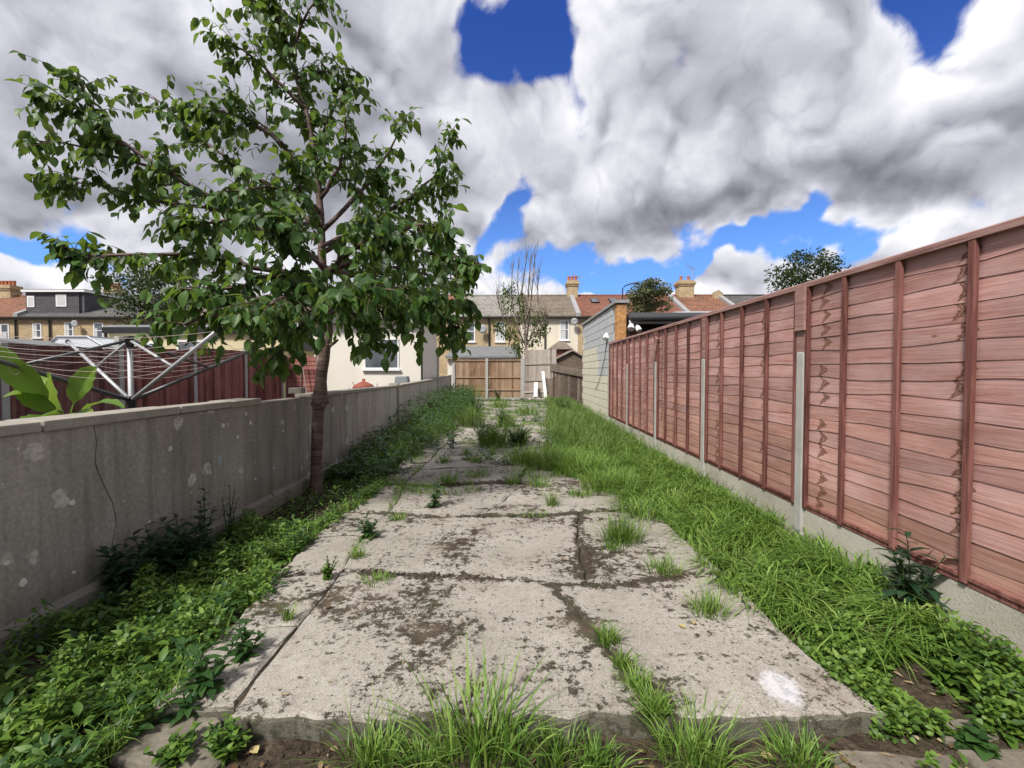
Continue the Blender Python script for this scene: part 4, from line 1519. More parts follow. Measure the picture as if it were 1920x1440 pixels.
bc = at(128, 790, 3.9)
for (c1, c2, w_, upv) in [((90, 720, 3.8), (5, 745, 3.6), .105, (0, -.3, 1)), ((70, 690, 4.0), (0, 705, 4.1), .09, (0, -.4, 1)), ((150, 700, 4.0), (182, 690, 4.0), .085, (.6, -1, .2)), ((60, 740, 3.8), (25, 720, 3.7), .10, (0, -.7, .7)),
                          ((190, 735, 3.9), (232, 765, 3.8), .055, (0, -.2, 1)), ((100, 735, 3.7), (95, 700, 3.4), .11, (.1, -1, .4)), ((30, 690, 3.6), (-30, 640, 3.5), .10, (.3, -1, .4)),
                          ((60, 770, 3.7), (60, 800, 3.3), .10, (0, -.3, 1)), ((150, 760, 3.7), (170, 790, 3.4), .07, (0, -.4, 1))]:
    big_leaf(bc, at(*c1), at(*c2), w_ * .95, 'leaf', bn, 'banana', up=upv, tears=.12)

# chiminea, grey plastic box, pot rim in their garden
ch = at(682, 742, 13.0)
cb_ = thing('chiminea', (ch.x, 13.0, -.08), 'rust-red clay chiminea with pointed lid in front of the white outbuilding', 'chiminea')
cz = CAMZ + (697 - 742) * 13 / F
cm = MB()
cm.lathe((ch.x, 13, cz), [(.22, -.5), (.30, -.3), (.30, .02), (.27, .12)], 14)
cm.build('bowl', MT['rust'], cb_, smooth=True)
cm = MB()
cm.lathe((ch.x, 13, cz), [(.30, .20), (.32, .24), (.26, .32), (.10, .40), (.045, .42), (.045, .50)], 14)
cm.build('lid', MT['rust'], cb_, smooth=True)
cm = MB()
for k in range(10):
    a_ = k * .628
    cm.tube([(ch.x + .27 * math.cos(a_), 13 + .27 * math.sin(a_), cz + .10), (ch.x + .29 * math.cos(a_ + .1), 13 + .29 * math.sin(a_ + .1), cz + .22)], .012, 5)
for k in (2.6, 3.4, 6.1, .2):
    cm.tube([(ch.x + .28 * math.cos(k), 13 + .28 * math.sin(k), cz + .1), (ch.x + .42 * math.cos(k), 13 + .2 * math.sin(k), cz + .3 + .1 * math.sin(k * 3))], .01, 5)
cm.build('cage', MT['rust'], cb_)
gp = at(752, 726, 13.2)
gm = MB()
gm.prism([(gp.x - .2, -.08), (gp.x + .2, -.08), (gp.x + .2, gp.z + .2), (gp.x + .17, gp.z + .33), (gp.x - .17, gp.z + .33), (gp.x - .2, gp.z + .2)], 13.2, 13.5, 1)
tag(gm.build('storage_box', MT['greyplastic'], None, org=(gp.x, 13.2, -.08), bevel=.02), 'grey plastic storage box under the window of the white outbuilding', 'storage box')

# ------------------------------------------------------------------ back of the garden
bf = thing('closeboard_fence', (-1.2, 23.5, -.08), 'golden brown vertical board fence between concrete posts at the far end', 'fence')
BY = 23.5
pxs = [851, 913, 980]
bp = [at(x, 700, BY).x for x in pxs]
ztop_ = at(900, 674, BY).z
for k in range(2):
    x0, x1 = bp[k] + .07, bp[k + 1] - .07
    pm_ = MB((0, BY, 0), (1, 0, 0), (0, -1, 0))
    panl = part_empty('fence_panel', bf)
    for zz in (.42, 1.08, ztop_ - .06):
        pm_ = MB((0, BY, 0), (1, 0, 0), (0, -1, 0))
        pm_.box((x0, .024, zz - .03), (x1, .06, zz + .03))
        pm_.build('rail', MT['closeboard'], panl)
    n = int((x1 - x0) / .1)
    bm_ = MB((0, BY, 0), (1, 0, 0), (0, -1, 0))
    for j in range(n):
        xa = x0 + j * (x1 - x0) / n
        wv = rnd.uniform(-.01, .01)
        bm_.prism([(xa, .022), (xa + .108, .008), (xa + .108, .0), (xa, .0)], .02, ztop_ + wv, 2)
    bm_.build('boards', MT['closeboard'], panl)['kind'] = 'stuff'
    bm_ = MB()
    bm_.box((x0, BY - .02, -.2), (x1, BY + .02, .018))
    bm_.build('gravel_board', MT['post'], bf)
for k, x in enumerate(bp):
    pb = MB()
    pb.box((x - .07 * (1 + .5 * (k == 2)), BY - .08, -.3), (x + .07 * (1 + .5 * (k == 2)), BY + .06, ztop_ + (.05 if k else -.2)))
    pb.build('concrete_post', MT['post'], bf, bevel=.01)

# weathered panel standing up against the end post
p0, p1 = at(984, 744, 23.3), at(1043, 656, 23.3)
lpn = thing('loose_fence_panel', (p0.x, 23.3, -.08), 'tall weathered grey board panel propped beside the end post of the golden fence', 'fence panel')
n = 15
bm_ = MB((p0.x, 23.3, -.08), (math.cos(.02), 0, .02), (0, -1, 0), (.0, .04, 1))
Hh = p1.z + .08
for j in range(n):
    xa = j * (p1.x - p0.x) / n
    bm_.prism([(xa, -.0), (xa + .118, .016), (xa + .118, .02), (xa, .02)], 0, Hh + rnd.uniform(-.02, .01), 2)
bm_.build('boards', MT['weathered'], lpn)['kind'] = 'stuff'
for zz in (.35, .95, 1.82):
    bm_ = MB((p0.x, 23.3, -.08), (math.cos(.02), 0, .02), (0, -1, 0), (.0, .04, 1))
    bm_.box((-.03, .0205, zz), (p1.x - p0.x + .05, .06, zz + .07))
    bm_.build('rail', MT['weathered'], lpn)
# two white planks leaning on it
for (xa, ya, xb, yb_, w_, lab) in [(1004, 744, 1005, 717, .19, 'short white painted plank leaning on the weathered grey panel'), (1023, 746, 1018, 696, .15, 'long white painted plank leaning on the weathered grey panel')]:
    A, B = at(xa, ya, 22.6), at(xb, yb_, 23.1)
    A.z = max(A.z, -.08)
    u_ = Vector((1, 0, 0))
    zz = (B - A).normalized()
    w__ = zz.cross(u_).normalized()
    bm_ = MB(A, u_, w__, zz)
    bm_.box((-w_ / 2, -.012, 0), (w_ / 2, .012, (B - A).length))
    tag(bm_.build('white_plank', MT['white_plank'], None, org=A), lab, 'plank')
# collapsed dark panel
c0, c1 = at(1022, 745, 20.2), at(1094, 700, 20.2)
cdp = thing('collapsed_fence_panel', (c0.x, 20.2, -.08), 'collapsed dark rotten board panel sagging against the painted block wall', 'fence panel')
tl = math.radians(-11)
fr0 = ((c0.x + .35, 20.2, at(1025, 692, 20.2).z), (math.cos(tl), 0, math.sin(tl)), (0, -1, 0), (0, -.15, 1))
bm_ = MB(*fr0)
bm_.box((-.12, -.03, -.10), (1.5, .02, .22), .015)
bm_.build('top_board', MT['dark_wood'], cdp)
for j in range(12):
    bm_ = MB(*fr0)
    xa = .02 + j * .115
    bm_.box((xa, -.05, -1.15 - rnd.uniform(0, .2)), (xa + .095, -.032, -.02 + rnd.uniform(-.06, .02)), .012)
    bm_.build('board', MT['dark_wood'], cdp)
bm_ = MB(*fr0)
bm_.box((-.1, -.085, -.16), (1.45, -.052, -.09), .01)
bm_.build('rail', MT['weathered'], cdp)
bm_ = MB((at(1050, 745, 20.9).x, 20.9, -.08), (.93, 0, .25), (0, -1, 0), (-.18, 0, .98))
bm_.box((-.45, -.02, 0), (.3, .02, 1.25), .01)
tag(bm_.build('lap_offcut', MT['shed_wood'], None, org=(c0.x, 20.6, -.08)), 'brown board offcut tilted between the long white plank and the collapsed panel', 'board')
# garden shed gable behind
s0, s1, sp_ = at(1043, 700, 25.2), at(1110, 700, 25.2), at(1073, 659, 25.2)
sh_ = thing('garden_shed', (s0.x, 25.2, -.08), 'small brown wooden garden shed with gabled roof behind the collapsed panel', 'shed')
ez = at(1043, 674, 25.2).z
sm_ = MB()
sm_.prism([(s0.x, -.1), (s1.x, -.1), (s1.x, ez - .1), (sp_.x, sp_.z), (s0.x, ez)], 25.2, 27.4, 1)
sm_.build('wall', MT['shed_wood'], sh_)
sm_ = MB()
sm_.prism([(s0.x - .15, ez - .06), (sp_.x, sp_.z + .02), (s1.x + .15, ez - .2), (s1.x + .15, ez - .12), (sp_.x, sp_.z + .11), (s0.x - .15, ez + .02)], 25.05, 27.5, 1)
sm_.build('roof', MT['weathered'], sh_)
# rubble pile
rb = []
for k in range(26):
    x_, y_ = rnd.gauss(at(1005, 750, 21.8).x, .55), rnd.uniform(21.0, 22.9)
    s_ = rnd.uniform(.05, .2)
    b_ = MB((x_, y_, -.07 + s_ * .15), (math.cos(k), math.sin(k), 0), (-math.sin(k), math.cos(k), 0))
    b_.box((-s_, -s_ * .7, -s_ * .5), (s_, s_ * .7, s_ * .5), s_ * .25)
    rb.append(b_)
m0 = MB()
for b_ in rb:
    k = len(m0.v)
    m0.v += b_.v
    m0.f += [tuple(q_ + k for q_ in ff) for ff in b_.f]
tag(m0.build('rubble', MT['rubble'], None), 'broken concrete rubble heaped in front of the propped panel', 'rubble', kind='stuff')

# ------------------------------------------------------------------ garage with painted block side wall
GX0, GY0, GY1 = 2.50, 11.02, 16.4
gr_ = thing('block_garage', (GX0, GY0, -.08), 'garage with grey and cream painted block side wall at the end of the pink fence', 'garage')
GTOP = 3.06
cr2 = MB()
cr2.box((GX0 + .012, GY0 + .10, -.2), (GX0 + .2, GY1, GTOP))
cw = cr2.build('wall_core', MT['mortar'], gr_)
bme = {}
for nm, mt in (('g', 'block_grey'), ('c', 'block_cream')):
    b_ = MB()
    b_.box((0, .005, .005), (.05, .435, .210))
    o_ = b_.build('block', MT[mt], cw, bevel=0)
    bme[nm] = o_.data
    bpy.data.objects.remove(o_)
rows, cols = 14, 13
for r in range(rows):
    for c_ in range(cols):
        y_ = GY0 + .10 + c_ * .44 - (.22 if r % 2 else 0)
        y1_ = min(y_ + .44, GY1)
        if y_ < GY0 + .09 or y1_ - y_ < .3:
            continue
        zz = -.05 + r * .2205
        grey = r >= 9 and not (r == 9 and c_ > 5) and not (c_ > 10 and r < 12)
        if r in (6, 7, 8) and c_ < 5 and rnd.random() < .8:
            grey = True
        ob2 = bpy.data.objects.new('block', bme['g' if grey else 'c'])
        COL.objects.link(ob2)
        ob2.parent = cw
        # block mesh was built around world origin minus the thing's base
        ob2.location = (GX0 + rnd.uniform(-.003, .003), y_, zz)
pr = MB()
pr.box((GX0 + .0, GY0 - .12, -.1), (GX0 + .235, GY0 + .09, GTOP - .03))
pr.build('brick_pier', MT['orange_brick'], gr_)
pr = MB()
pr.prism([(GX0 - .05, GTOP + .003), (GX0 + .3, GTOP + .003), (GX0 + .3, GTOP + .085), (GX0 - .05, GTOP + .07)], GY0 - .16, GY1 + .05, 1)
pr.build('verge_trim', MT['lead'], gr_)
pr = MB()
pr.box((GX0 + .28, GY0 + .6, -.1), (7.2, GY0 + .75, 2.8))
pr.build('opening_shade', MT['interior'], gr_)  # near-black sheet: shade of the open garage interior put into its colour
pr = MB()
pr.box((GX0 + .28, GY0 + .45, -.1), (GX0 + .62, GY0 + .59, 2.7))
pr.build('brick_return', MT['red_brick'], gr_)
ftop = at(1200, 586, GY0 - .3).z
pr = MB()
pr.box((GX0 + .29, GY0 - .3, ftop - .12), (7.3, GY1 - .1, ftop))
rfg = pr.build('flat_roof', MT['rubber'], gr_)
pr = MB()
pr.box((GX0 + .33, GY0 - .26, ftop - .26), (7.2, GY0 - .16, ftop - .122))
pr.build('soffit_board', MT['lead'], rfg)
pr = MB()
pr.tube([(GX0 + .28, GY0 - .34, ftop - .16), (7.3, GY0 - .34, ftop - .10)], .055, 8)
pr.build('gutter', MT['black'], rfg)
pr = MB()
pr.tube([(GX0 + .30, GY0 - .18, -.1), (GX0 + .30, GY0 - .18, ftop - .1)], .035, 8)
pr.build('downpipe', MT['black'], gr_)
# lights and cable
for (px_0, py_0, YY, lab) in [(1184, 613, GY0 - .25, 'white floodlight under the dark flat roof of the garage'), (1140, 632, 12.0, 'white wall lamp with trailing cable on the painted block wall')]:
    P_ = at(px_0, py_0, YY)
    lt = thing('security_light', P_, lab, 'lamp')
    if px_0 < 1150:
        P_.x = GX0 - .02
        lt.location = P_
        ORG[lt.name] = Vector(P_)
    lm = MB()
    lm.tube([P_ + Vector((0, 0, .1)), P_ + Vector((-.02, -.05, .02)), P_ + Vector((-.04, -.1, -.06))], [.03, .07, .085], 10)
    lm.build('head', MT['white'], lt)
    if px_0 < 1150:
        lm = MB()
        lm.tube([P_ + Vector((.005, .0, -.08)), P_ + Vector((.0, .2, -.5)), P_ + Vector((.0, .6, -.9)), P_ + Vector((.0, 1.1, -1.25)), P_ + Vector((.0, 1.6, -1.5))], .008, 4)
        lm.build('cable', MT['black'], lt)
    else:
        lm = MB()
        lm.tube([P_ + Vector((.12, 0, .05)), P_ + Vector((.14, -.05, -.02)), P_ + Vector((.16, -.1, -.1))], [.03, .06, .07], 10)
        lm.build('head', MT['white'], lt)
        lm = MB()
        lm.box(tuple(P_ + Vector((-.05, -.0, .11))), tuple(P_ + Vector((.2, .05, .16))))
        lm.build('bracket', MT['white'], lt)
# bent pole and dish on the garage corner
pA = at(1167, 600, 12.0)
pl2 = MB()
pl2.tube([(pA.x, 12, 2.2), (pA.x, 12, at(1167, 541, 12).z), tuple(at(1172, 536, 12)), tuple(at(1183, 532, 12)), tuple(at(1197, 531, 12))], .016, 6)
tag(pl2.build('bent_pole', MT['black'], None, org=(pA.x, 12, 2.2)), 'thin dark pole with bent top at the garage corner', 'pole')

# ------------------------------------------------------------------ terrace of houses across the back
HY = 33.0
EZ = CAMZ + 105 * HY / F
RYD = 4.3
RZ = CAMZ + 141 * (HY + RYD) / F
hx_ = lambda px: (px - 965) * HY / F


def chimney(parent, x, y, w_, zt, pots, mt='stock', dpt=.9):
    c_ = MB()
    c_.box((x - w_ / 2, y - dpt / 2, RZ - 1.2), (x + w_ / 2, y + dpt / 2, zt - .45))
    c_.box((x - w_ / 2 - .06, y - dpt / 2 - .06, zt - .449), (x + w_ / 2 + .06, y + dpt / 2 + .06, zt - .30))
    c_.box((x - w_ / 2 - .12, y - dpt / 2 - .12, zt - .299), (x + w_ / 2 + .12, y + dpt / 2 + .12, zt - .15))
    c_.box((x - w_ / 2 - .04, y - dpt / 2 - .04, zt - .149), (x + w_ / 2 + .04, y + dpt / 2 + .04, zt))
    ch_ = c_.build('chimney', MT[mt], parent)
    for k in range(pots):
        xx = x - w_ / 2 + (k + .5) * w_ / pots
        p_ = MB()
        p_.lathe((xx, y, zt), [(.13, 0), (.11, .3), (.14, .34), (.13, .42)], 10)
        p_.build('chimney_pot', MT['pot'], ch_)
    return ch_


def house(x0, x1, wmat, rmat, label, windows=(), pipes=(), dish=None, ridge=True, party=True, eave_dark=True, depth=8.6):
    t = thing('terraced_house', ((x0 + x1) / 2, HY, -.1), label, 'house', 'terrace of houses across the back')
    w_ = MB()
    w_.box((x0, HY, -.15), (x1 - .004, HY + depth, EZ - .02))
    w_.prism([(HY, EZ - .0195), (HY + depth, EZ - .0195), (HY + RYD, RZ - .1)], x0, x1 - .004, 0)
    w_.build('wall', MT[wmat], t)
    # roof in stepped courses
    r_ = MB()
    nc = 15
    prof = []
    for k in range(nc):
        ya, za = HY - .25 + (RYD + .25) * k / nc, EZ - .08 + (RZ - EZ + .08) * k / nc
        yb2, zb2 = HY - .25 + (RYD + .25) * (k + 1) / nc, EZ - .08 + (RZ - EZ + .08) * (k + 1) / nc
        prof += [(ya, za + .045), (yb2, zb2 + .012)]
    prof += [(HY + RYD, RZ + .03), (HY + depth + .25, EZ - .05), (HY + depth + .25, EZ - .12), (HY + RYD, RZ - .08), (HY - .25, EZ - .10)]
    r_.prism(prof, x0 + .002, x1 - .006, 0)
    ro = r_.build('roof', MT[rmat], t)
    rd = MB()
    rd.tube([(x0 + .01, HY + RYD, RZ + .03), (x1 - .01, HY + RYD, RZ + .03)], .11, 8)
    rd.build('ridge', MT[rmat], ro)
    gu = MB()
    gu.box((x0 + .003, HY - .30, EZ - .22), (x1 - .007, HY - .02, EZ - .11))
    gu.build('gutter', MT['black'], t)
    for wd in windows:
        a_, b_ = at(wd[0], wd[3], HY), at(wd[1], wd[2], HY)
        window_on(t, (0, HY, 0), U, WF, a_.x, b_.x, a_.z, b_.z, [('h', .52)], fr=.09, curtain=True)
    for (px0, pya, pyb) in pipes:
        A_, B_ = at(px0, pya, HY - .1), at(px0, pyb, HY - .1)
        p_ = MB()
        p_.tube([(A_.x, HY - .09, B_.z), (A_.x, HY - .09, min(A_.z, EZ - .15))], .06, 6)
        p_.build('downpipe', MT['black'], t)
    if dish:
        D_ = at(dish[0], dish[1], HY - .35)
        p_ = MB((D_.x, D_.y, D_.z), (1, 0, 0), (0, 0, 1), (0, -1, 0))
        p_.lathe((0, 0, 0), [(.05, -.08), (.2, -.04), (dish[2], .06), (dish[2], .075), (.1, .0)], 16)
        p_.build('satellite_dish', MT['dish'], t, smooth=True)
        p_ = MB()
        p_.tube([(D_.x, HY, D_.z - .1), (D_.x, D_.y, D_.z)], .03, 6)
        p_.build('dish_arm', MT['dish'], t)
    return t, ro


def party(parent, x, wmat='lead'):
    p_ = MB()
    p_.prism([(HY - .3, EZ - .1), (HY - .3, EZ + .16), (HY + RYD, RZ + .26), (HY + RYD + .3, RZ + .2), (HY + RYD + .3, RZ - .2)], x - .17, x + .17, 0)
    p_.build('party_wall', MT[wmat], parent)


H = {}
for key, px0, px1, wm_, rm_, lab, wins, pipes, dish in [
    ('a', -110, 34, 'stock', 'tile_oldred', 'brick terraced house with red roof at the left edge', [(2, 17, 607, 640), (-60, -40, 607, 640)], [(28, 600, 660)], None),
    ('b', 34, 152, 'stock', 'tile_slate', 'brick terraced house with dark slate-clad loft dormer', [(62, 78, 606, 634), (122, 138, 604, 632)], [(92, 600, 660)], (141, 607, .25)),
    ('c', 152, 270, 'stock', 'tile_slate', 'brick terraced house with plain slate roof right of the loft dormer', [(176, 194, 605, 636)], [], None),
    ('d', 270, 390, 'stock', 'tile_brown', 'brick terraced house hidden behind the dark leafy tree', [(300, 318, 605, 636)], [], None),
    ('e', 390, 510, 'yellow_render', 'tile_grey', 'yellow rendered terraced house behind the crown of the cherry', [(430, 450, 605, 636)], [], None),
    ('f', 510, 630, 'stock', 'tile_brown', 'brick terraced house behind the cherry trunk top', [(540, 560, 605, 636)], [(520, 600, 660)], None),
    ('g', 630, 745, 'cream', 'tile_grey', 'cream terraced house behind the right side of the cherry', [(660, 680, 605, 636)], [], None),
    ('h', 745, 845, 'stock', 'tile_oldred', 'brick terraced house with red roof right behind the cherry leaves', [(775, 795, 605, 640)], [], None),
    ('i', 845, 975, 'stock', 'tile_grey', 'yellow brick terraced house with pale grey roof and two white sash windows', [(872, 891, 603, 641), (929, 947, 603, 641)], [(917, 586, 652)], (905, 617, .33)),
    ('j', 975, 1083, 'cream', 'tile_brown', 'cream rendered terraced house with brown roof right of the bare tree', [(1049, 1067, 600, 638)], [(1022, 596, 655)], (1077, 603, .26)),
    ('k', 1083, 1288, 'stock', 'tile_red', 'yellow brick terraced house with bright red roof and two skylights', [(1110, 1128, 604, 640)], [], None),
    ('l', 1288, 1390, 'stock', 'tile_oldred', 'brick terraced house with faded brown-red roof above the pink fence', [], [], None),
    ('m', 1390, 1500, 'stock', 'tile_slate', 'terraced house with slate roof at the right end of the row', [], [], None),
    ('n', 1500, 1700, 'stock', 'tile_brown', 'terraced house behind the tree that rises over the pink fence', [], [], None)]:
    H[key] = house(hx_(px0), hx_(px1), wm_, rm_, lab, wins, pipes, dish)
chz = lambda py: CAMZ + (697 - py) * (HY + RYD) / F
chx = lambda px: (px - 965) * (HY + RYD) / F
chimney(H['a'][0], chx(8), HY + RYD, 1.9, chz(536), 6)
chimney(H['c'][0], chx(216), HY + RYD, 1.0, chz(541), 3)
chimney(H['h'][0], chx(862), HY + RYD, 1.0, chz(528), 4)
chimney(H['j'][0], chx(1072), HY + RYD, .85, chz(529), 3)
chimney(H['k'][0], chx(1281), HY + RYD, 1.25, chz(529), 2)
for key, px in (('b', 34), ('j', 1083), ('k', 1288), ('l', 1390)):
    party(H[key][0], hx_(px))
# small brick stub of the raised party wall at the right
pm_ = MB()
xx = hx_(1386)
pm_.prism([(xx - .35, RZ - .4), (xx + .35, RZ - .4), (xx + .35, RZ + .1), (xx, RZ + .38), (xx - .35, RZ + .2)], HY + RYD - .7, HY + RYD - .3, 1)
pm_.build('parapet', MT['stock'], H['l'][0])
# skylights on the red roof
for (px0, py0) in ((1115, 563), (1150, 563)):
    sl = (RZ - EZ) / RYD
    q_ = at(px0, py0, HY + 2.9)
    nv = Vector((0, -sl, 1)).normalized()
    av = Vector((0, 1, sl)).normalized()
    zr = EZ + (2.9) * sl + .05
    s_ = MB((q_.x, HY + 2.9, zr), (1, 0, 0), tuple(av), tuple(nv))
    s_.box((-.33, -.5, 0), (.33, .5, .09))
    so = s_.build('skylight', MT['black'], H['k'][1])
    s_ = MB((q_.x, HY + 2.9, zr), (1, 0, 0), tuple(av), tuple(nv))
    s_.box((-.26, -.43, .0), (.26, .43, .1))
    s_.build('pane', MT['glass'], so)
# aerials
for (key, pxa, pya, pyb) in (('k', 1298, 503, 545), ('j', 1084, 519, 545)):
    A_ = at(pxa, pya, HY + RYD)
    am = MB()
    am.tube([(A_.x, A_.y, chz(pyb)), (A_.x, A_.y, A_.z)], .03, 5)
    am.tube([(A_.x - .5, A_.y, A_.z + .25), (A_.x + .25, A_.y, A_.z - .12)], .025, 5)
    for k in range(5):
        xx = A_.x - .42 + k * .13
        am.tube([(xx, A_.y - .3, A_.z + .21 - k * .065), (xx, A_.y + .3, A_.z + .21 - k * .065)], .012, 4)
    am.build('aerial', MT['dish'], H[key][0])

# loft dormer on house b
db = H['b'][0]
x0, x1 = hx_(37), hx_(149)
zt = CAMZ + (697 - 548) * (HY + .35) / F
dm = MB()
dm.prism([(HY + .35, EZ + .12), (HY + RYD, EZ + .12), (HY + RYD, zt), (HY + .35, zt)], x0, x1, 0)
dmo = dm.build('loft_dormer', MT['cladding'], db)
dm = MB()
dm.box((x0 - .15, HY + .15, zt + .002), (x1 + .2, HY + RYD + .2, zt + .16))
dm.build('dormer_fascia', MT['white'], dmo)
dm = MB()
dm.box((x0 - .1, HY + .2, zt + .163), (x1 + .15, HY + RYD + .2, zt + .22))
dm.build('dormer_roof', MT['felt'], dmo)
for (a_, b_, c_, e_) in ((52, 65, 555, 576), (106, 125, 552, 575)):
    P0, P1 = at(a_, e_, HY + .35), at(b_, c_, HY + .35)
    f_ = MB((0, HY + .35, 0), U, WF)
    f_.box((P0.x, -.02, P0.z), (P1.x, .05, P1.z))
    wn_ = f_.build('window', MT['white'], dmo)
    f_ = MB((0, HY + .35, 0), U, WF)
    f_.box((P0.x + .09, .03, P0.z + .09), (P1.x - .09, .054, P1.z - .09))
    f_.build('pane', MT['curtain'], wn_)
dm = MB()
dm.tube([(x1 - .3, HY + .28, zt), (x1 - .3, HY + .28, EZ + .1), (x1 - .3, HY - .1, EZ)], .05, 6)
dm.build('downpipe', MT['black'], dmo)

# single-storey rear extensions behind the end fence
ex = thing('felt_roof_extension', (hx_(905), 29, -.1), 'low extension with grey felt roof behind the golden board fence', 'extension')
e0, e1 = at(838, 660, 28.5), at(968, 660, 28.5)
zz0, zz1 = at(900, 672, 28.5).z, at(900, 652, 31.5).z
em = MB()
em.box((e0.x, 28.7, -.15), (e1.x, HY - .01, zz0 - .02))
em.build('wall', MT['white_render'], ex)
em = MB()
em.prism([(28.4, zz0), (HY - .02, zz1 + .1), (HY - .02, zz1 + .2), (28.4, zz0 + .12)], e0.x - .1, e1.x + .1, 0)
em.build('roof', MT['felt'], ex)
ex2 = thing('hipped_extension', (hx_(1050), 29, -.1), 'small brick extension with hipped tile roof below the cream house', 'extension')
e0, e1, ea = at(1027, 655, 29), at(1075, 655, 29), at(1052, 643, 30.5)
em = MB()
em.box((e0.x + .1, 29.1, -.15), (e1.x - .1, HY - .01, e0.z - .05))
em.build('wall', MT['red_brick'], ex2)
em = MB()
i0 = [em.pt(p) for p in ((e0.x, 28.9, e0.z), (e1.x, 28.9, e0.z), (e1.x, HY - .02, e0.z), (e0.x, HY - .02, e0.z), (ea.x - .2, 30.4, ea.z + .1), (ea.x + .2, 30.4, ea.z + .1), (ea.x + .2, HY - .02, ea.z + .1), (ea.x - .2, HY - .02, ea.z + .1))]
em.f += [(0, 1, 5, 4), (1, 2, 6, 5), (3, 0, 4, 7), (4, 5, 6, 7), (0, 3, 2, 1)]
em.build('roof', MT['tile_brown'], ex2)
# pale corrugated shed roofs beyond the pink fence
sr = MB()
A_, B_ = at(1258, 590, 17), at(1352, 582, 17)
sr.prism([(A_.x, A_.z - .1), (B_.x, A_.z - .1), (B_.x, A_.z + .13), (A_.x + .15, A_.z + .12), (A_.x, A_.z)], 17, 20, 1)
tag(sr.build('shed_roof', MT['polycarb'], None, org=(A_.x, 17, A_.z)), 'pale sheet roof just above the dark garage roof', 'shed roof')

# ------------------------------------------------------------------ background trees
def bg_tree(name, label, base, height, crown_c, crown_r, nclump, nleaf, lsize, mt, bark='grey_bark', stem_r=.16, nlimb=7, seed=1, shape=LEAF_TINY):
    rg = random.Random(seed)
    ng = np.random.default_rng(seed)
    t = thing(name, base, label, 'tree')
    base = Vector(base)
    cc = Vector(crown_c)
    tk = MB()
    mid = base.lerp(cc, .6) + Vector((rg.uniform(-.2, .2), rg.uniform(-.2, .2), 0))
    tk.tube([base, base.lerp(mid, .5), mid, cc], [stem_r, stem_r * .85, stem_r * .6, stem_r * .3], 8)
    tko = tk.build('trunk', MT[bark], t, smooth=True)
    cents = []
    for k in range(nclump):
        while True:
            p = Vector((rg.uniform(-1, 1), rg.uniform(-1, 1), rg.uniform(-1, 1)))
            if .3 < p.length < 1:
                break
        cents.append(cc + Vector((p.x * crown_r[0], p.y * crown_r[1], p.z * crown_r[2])))
    lm = MB()
    for k in range(min(nlimb, nclump)):
        e_ = cents[k]
        s_ = base.lerp(cc, rg.uniform(.45, .95))
        m_ = s_.lerp(e_, .5) + Vector((0, 0, .15))
        lm.tube([s_, m_, e_], [stem_r * .3, stem_r * .2, stem_r * .07], 5, cap=False)
    lm.build('limbs', MT[bark], tko)
    P, D, Uv = [], [], []
    for c_ in cents:
        n_ = int(nleaf * rg.uniform(.6, 1.4))
        rr_ = rg.uniform(.22, .42) * min(crown_r)
        q_ = ng.normal(0, 1, (n_, 3))
        q_ = nrm(q_) * (ng.uniform(.15, 1, (n_, 1)) ** .5) * rr_ * np.array([1.2, 1.2, .8])
        P.append(np.array(c_) + q_)
        D.append(q_ / rr_ * .6 + ng.normal(0, .6, (n_, 3)) + np.array([0, 0, -.3]))
        Uv.append(ng.normal(0, .6, (n_, 3)) + np.array([0, 0, 1.0]))
    P, D, Uv = np.concatenate(P), np.concatenate(D), np.concatenate(Uv)
    Ls = ng.uniform(.7, 1.3, len(P)) * lsize
    V, fq, ft = leafgeo(P, D, Uv, Ls, Ls * .62, shape, .2, .1)
    co = npmesh('crown', V, fq, MT[mt], t, Ft=ft)
    co['kind'] = 'stuff'
    return t


b1 = at(285, 690, 24)
bg_tree('broadleaf_tree', 'dark dense broadleaf tree behind the yellow outbuilding', (b1.x, 24, -.1), 7, at(290, 552, 24), (2.45, 1.8, 1.95), 85, 80, .16, 'tree_far', seed=3)
b2 = at(1520, 600, 30)
bg_tree('broadleaf_tree', 'dark leafy tree rising above the pink fence on the right', (b2.x, 30, -.1), 10, at(1510, 522, 30), (2.2, 1.8, 1.75), 60, 60, .21, 'tree_far', seed=8)
b3 = at(1213, 640, 17)
bg_tree('ivy_clad_tree', 'brownish ivy-covered bushy tree behind the dark garage roof', (b3.x, 17, -.1), 5, at(1213, 560, 17), (.85, .7, .72), 58, 75, .10, 'ivy', stem_r=.1, seed=5)

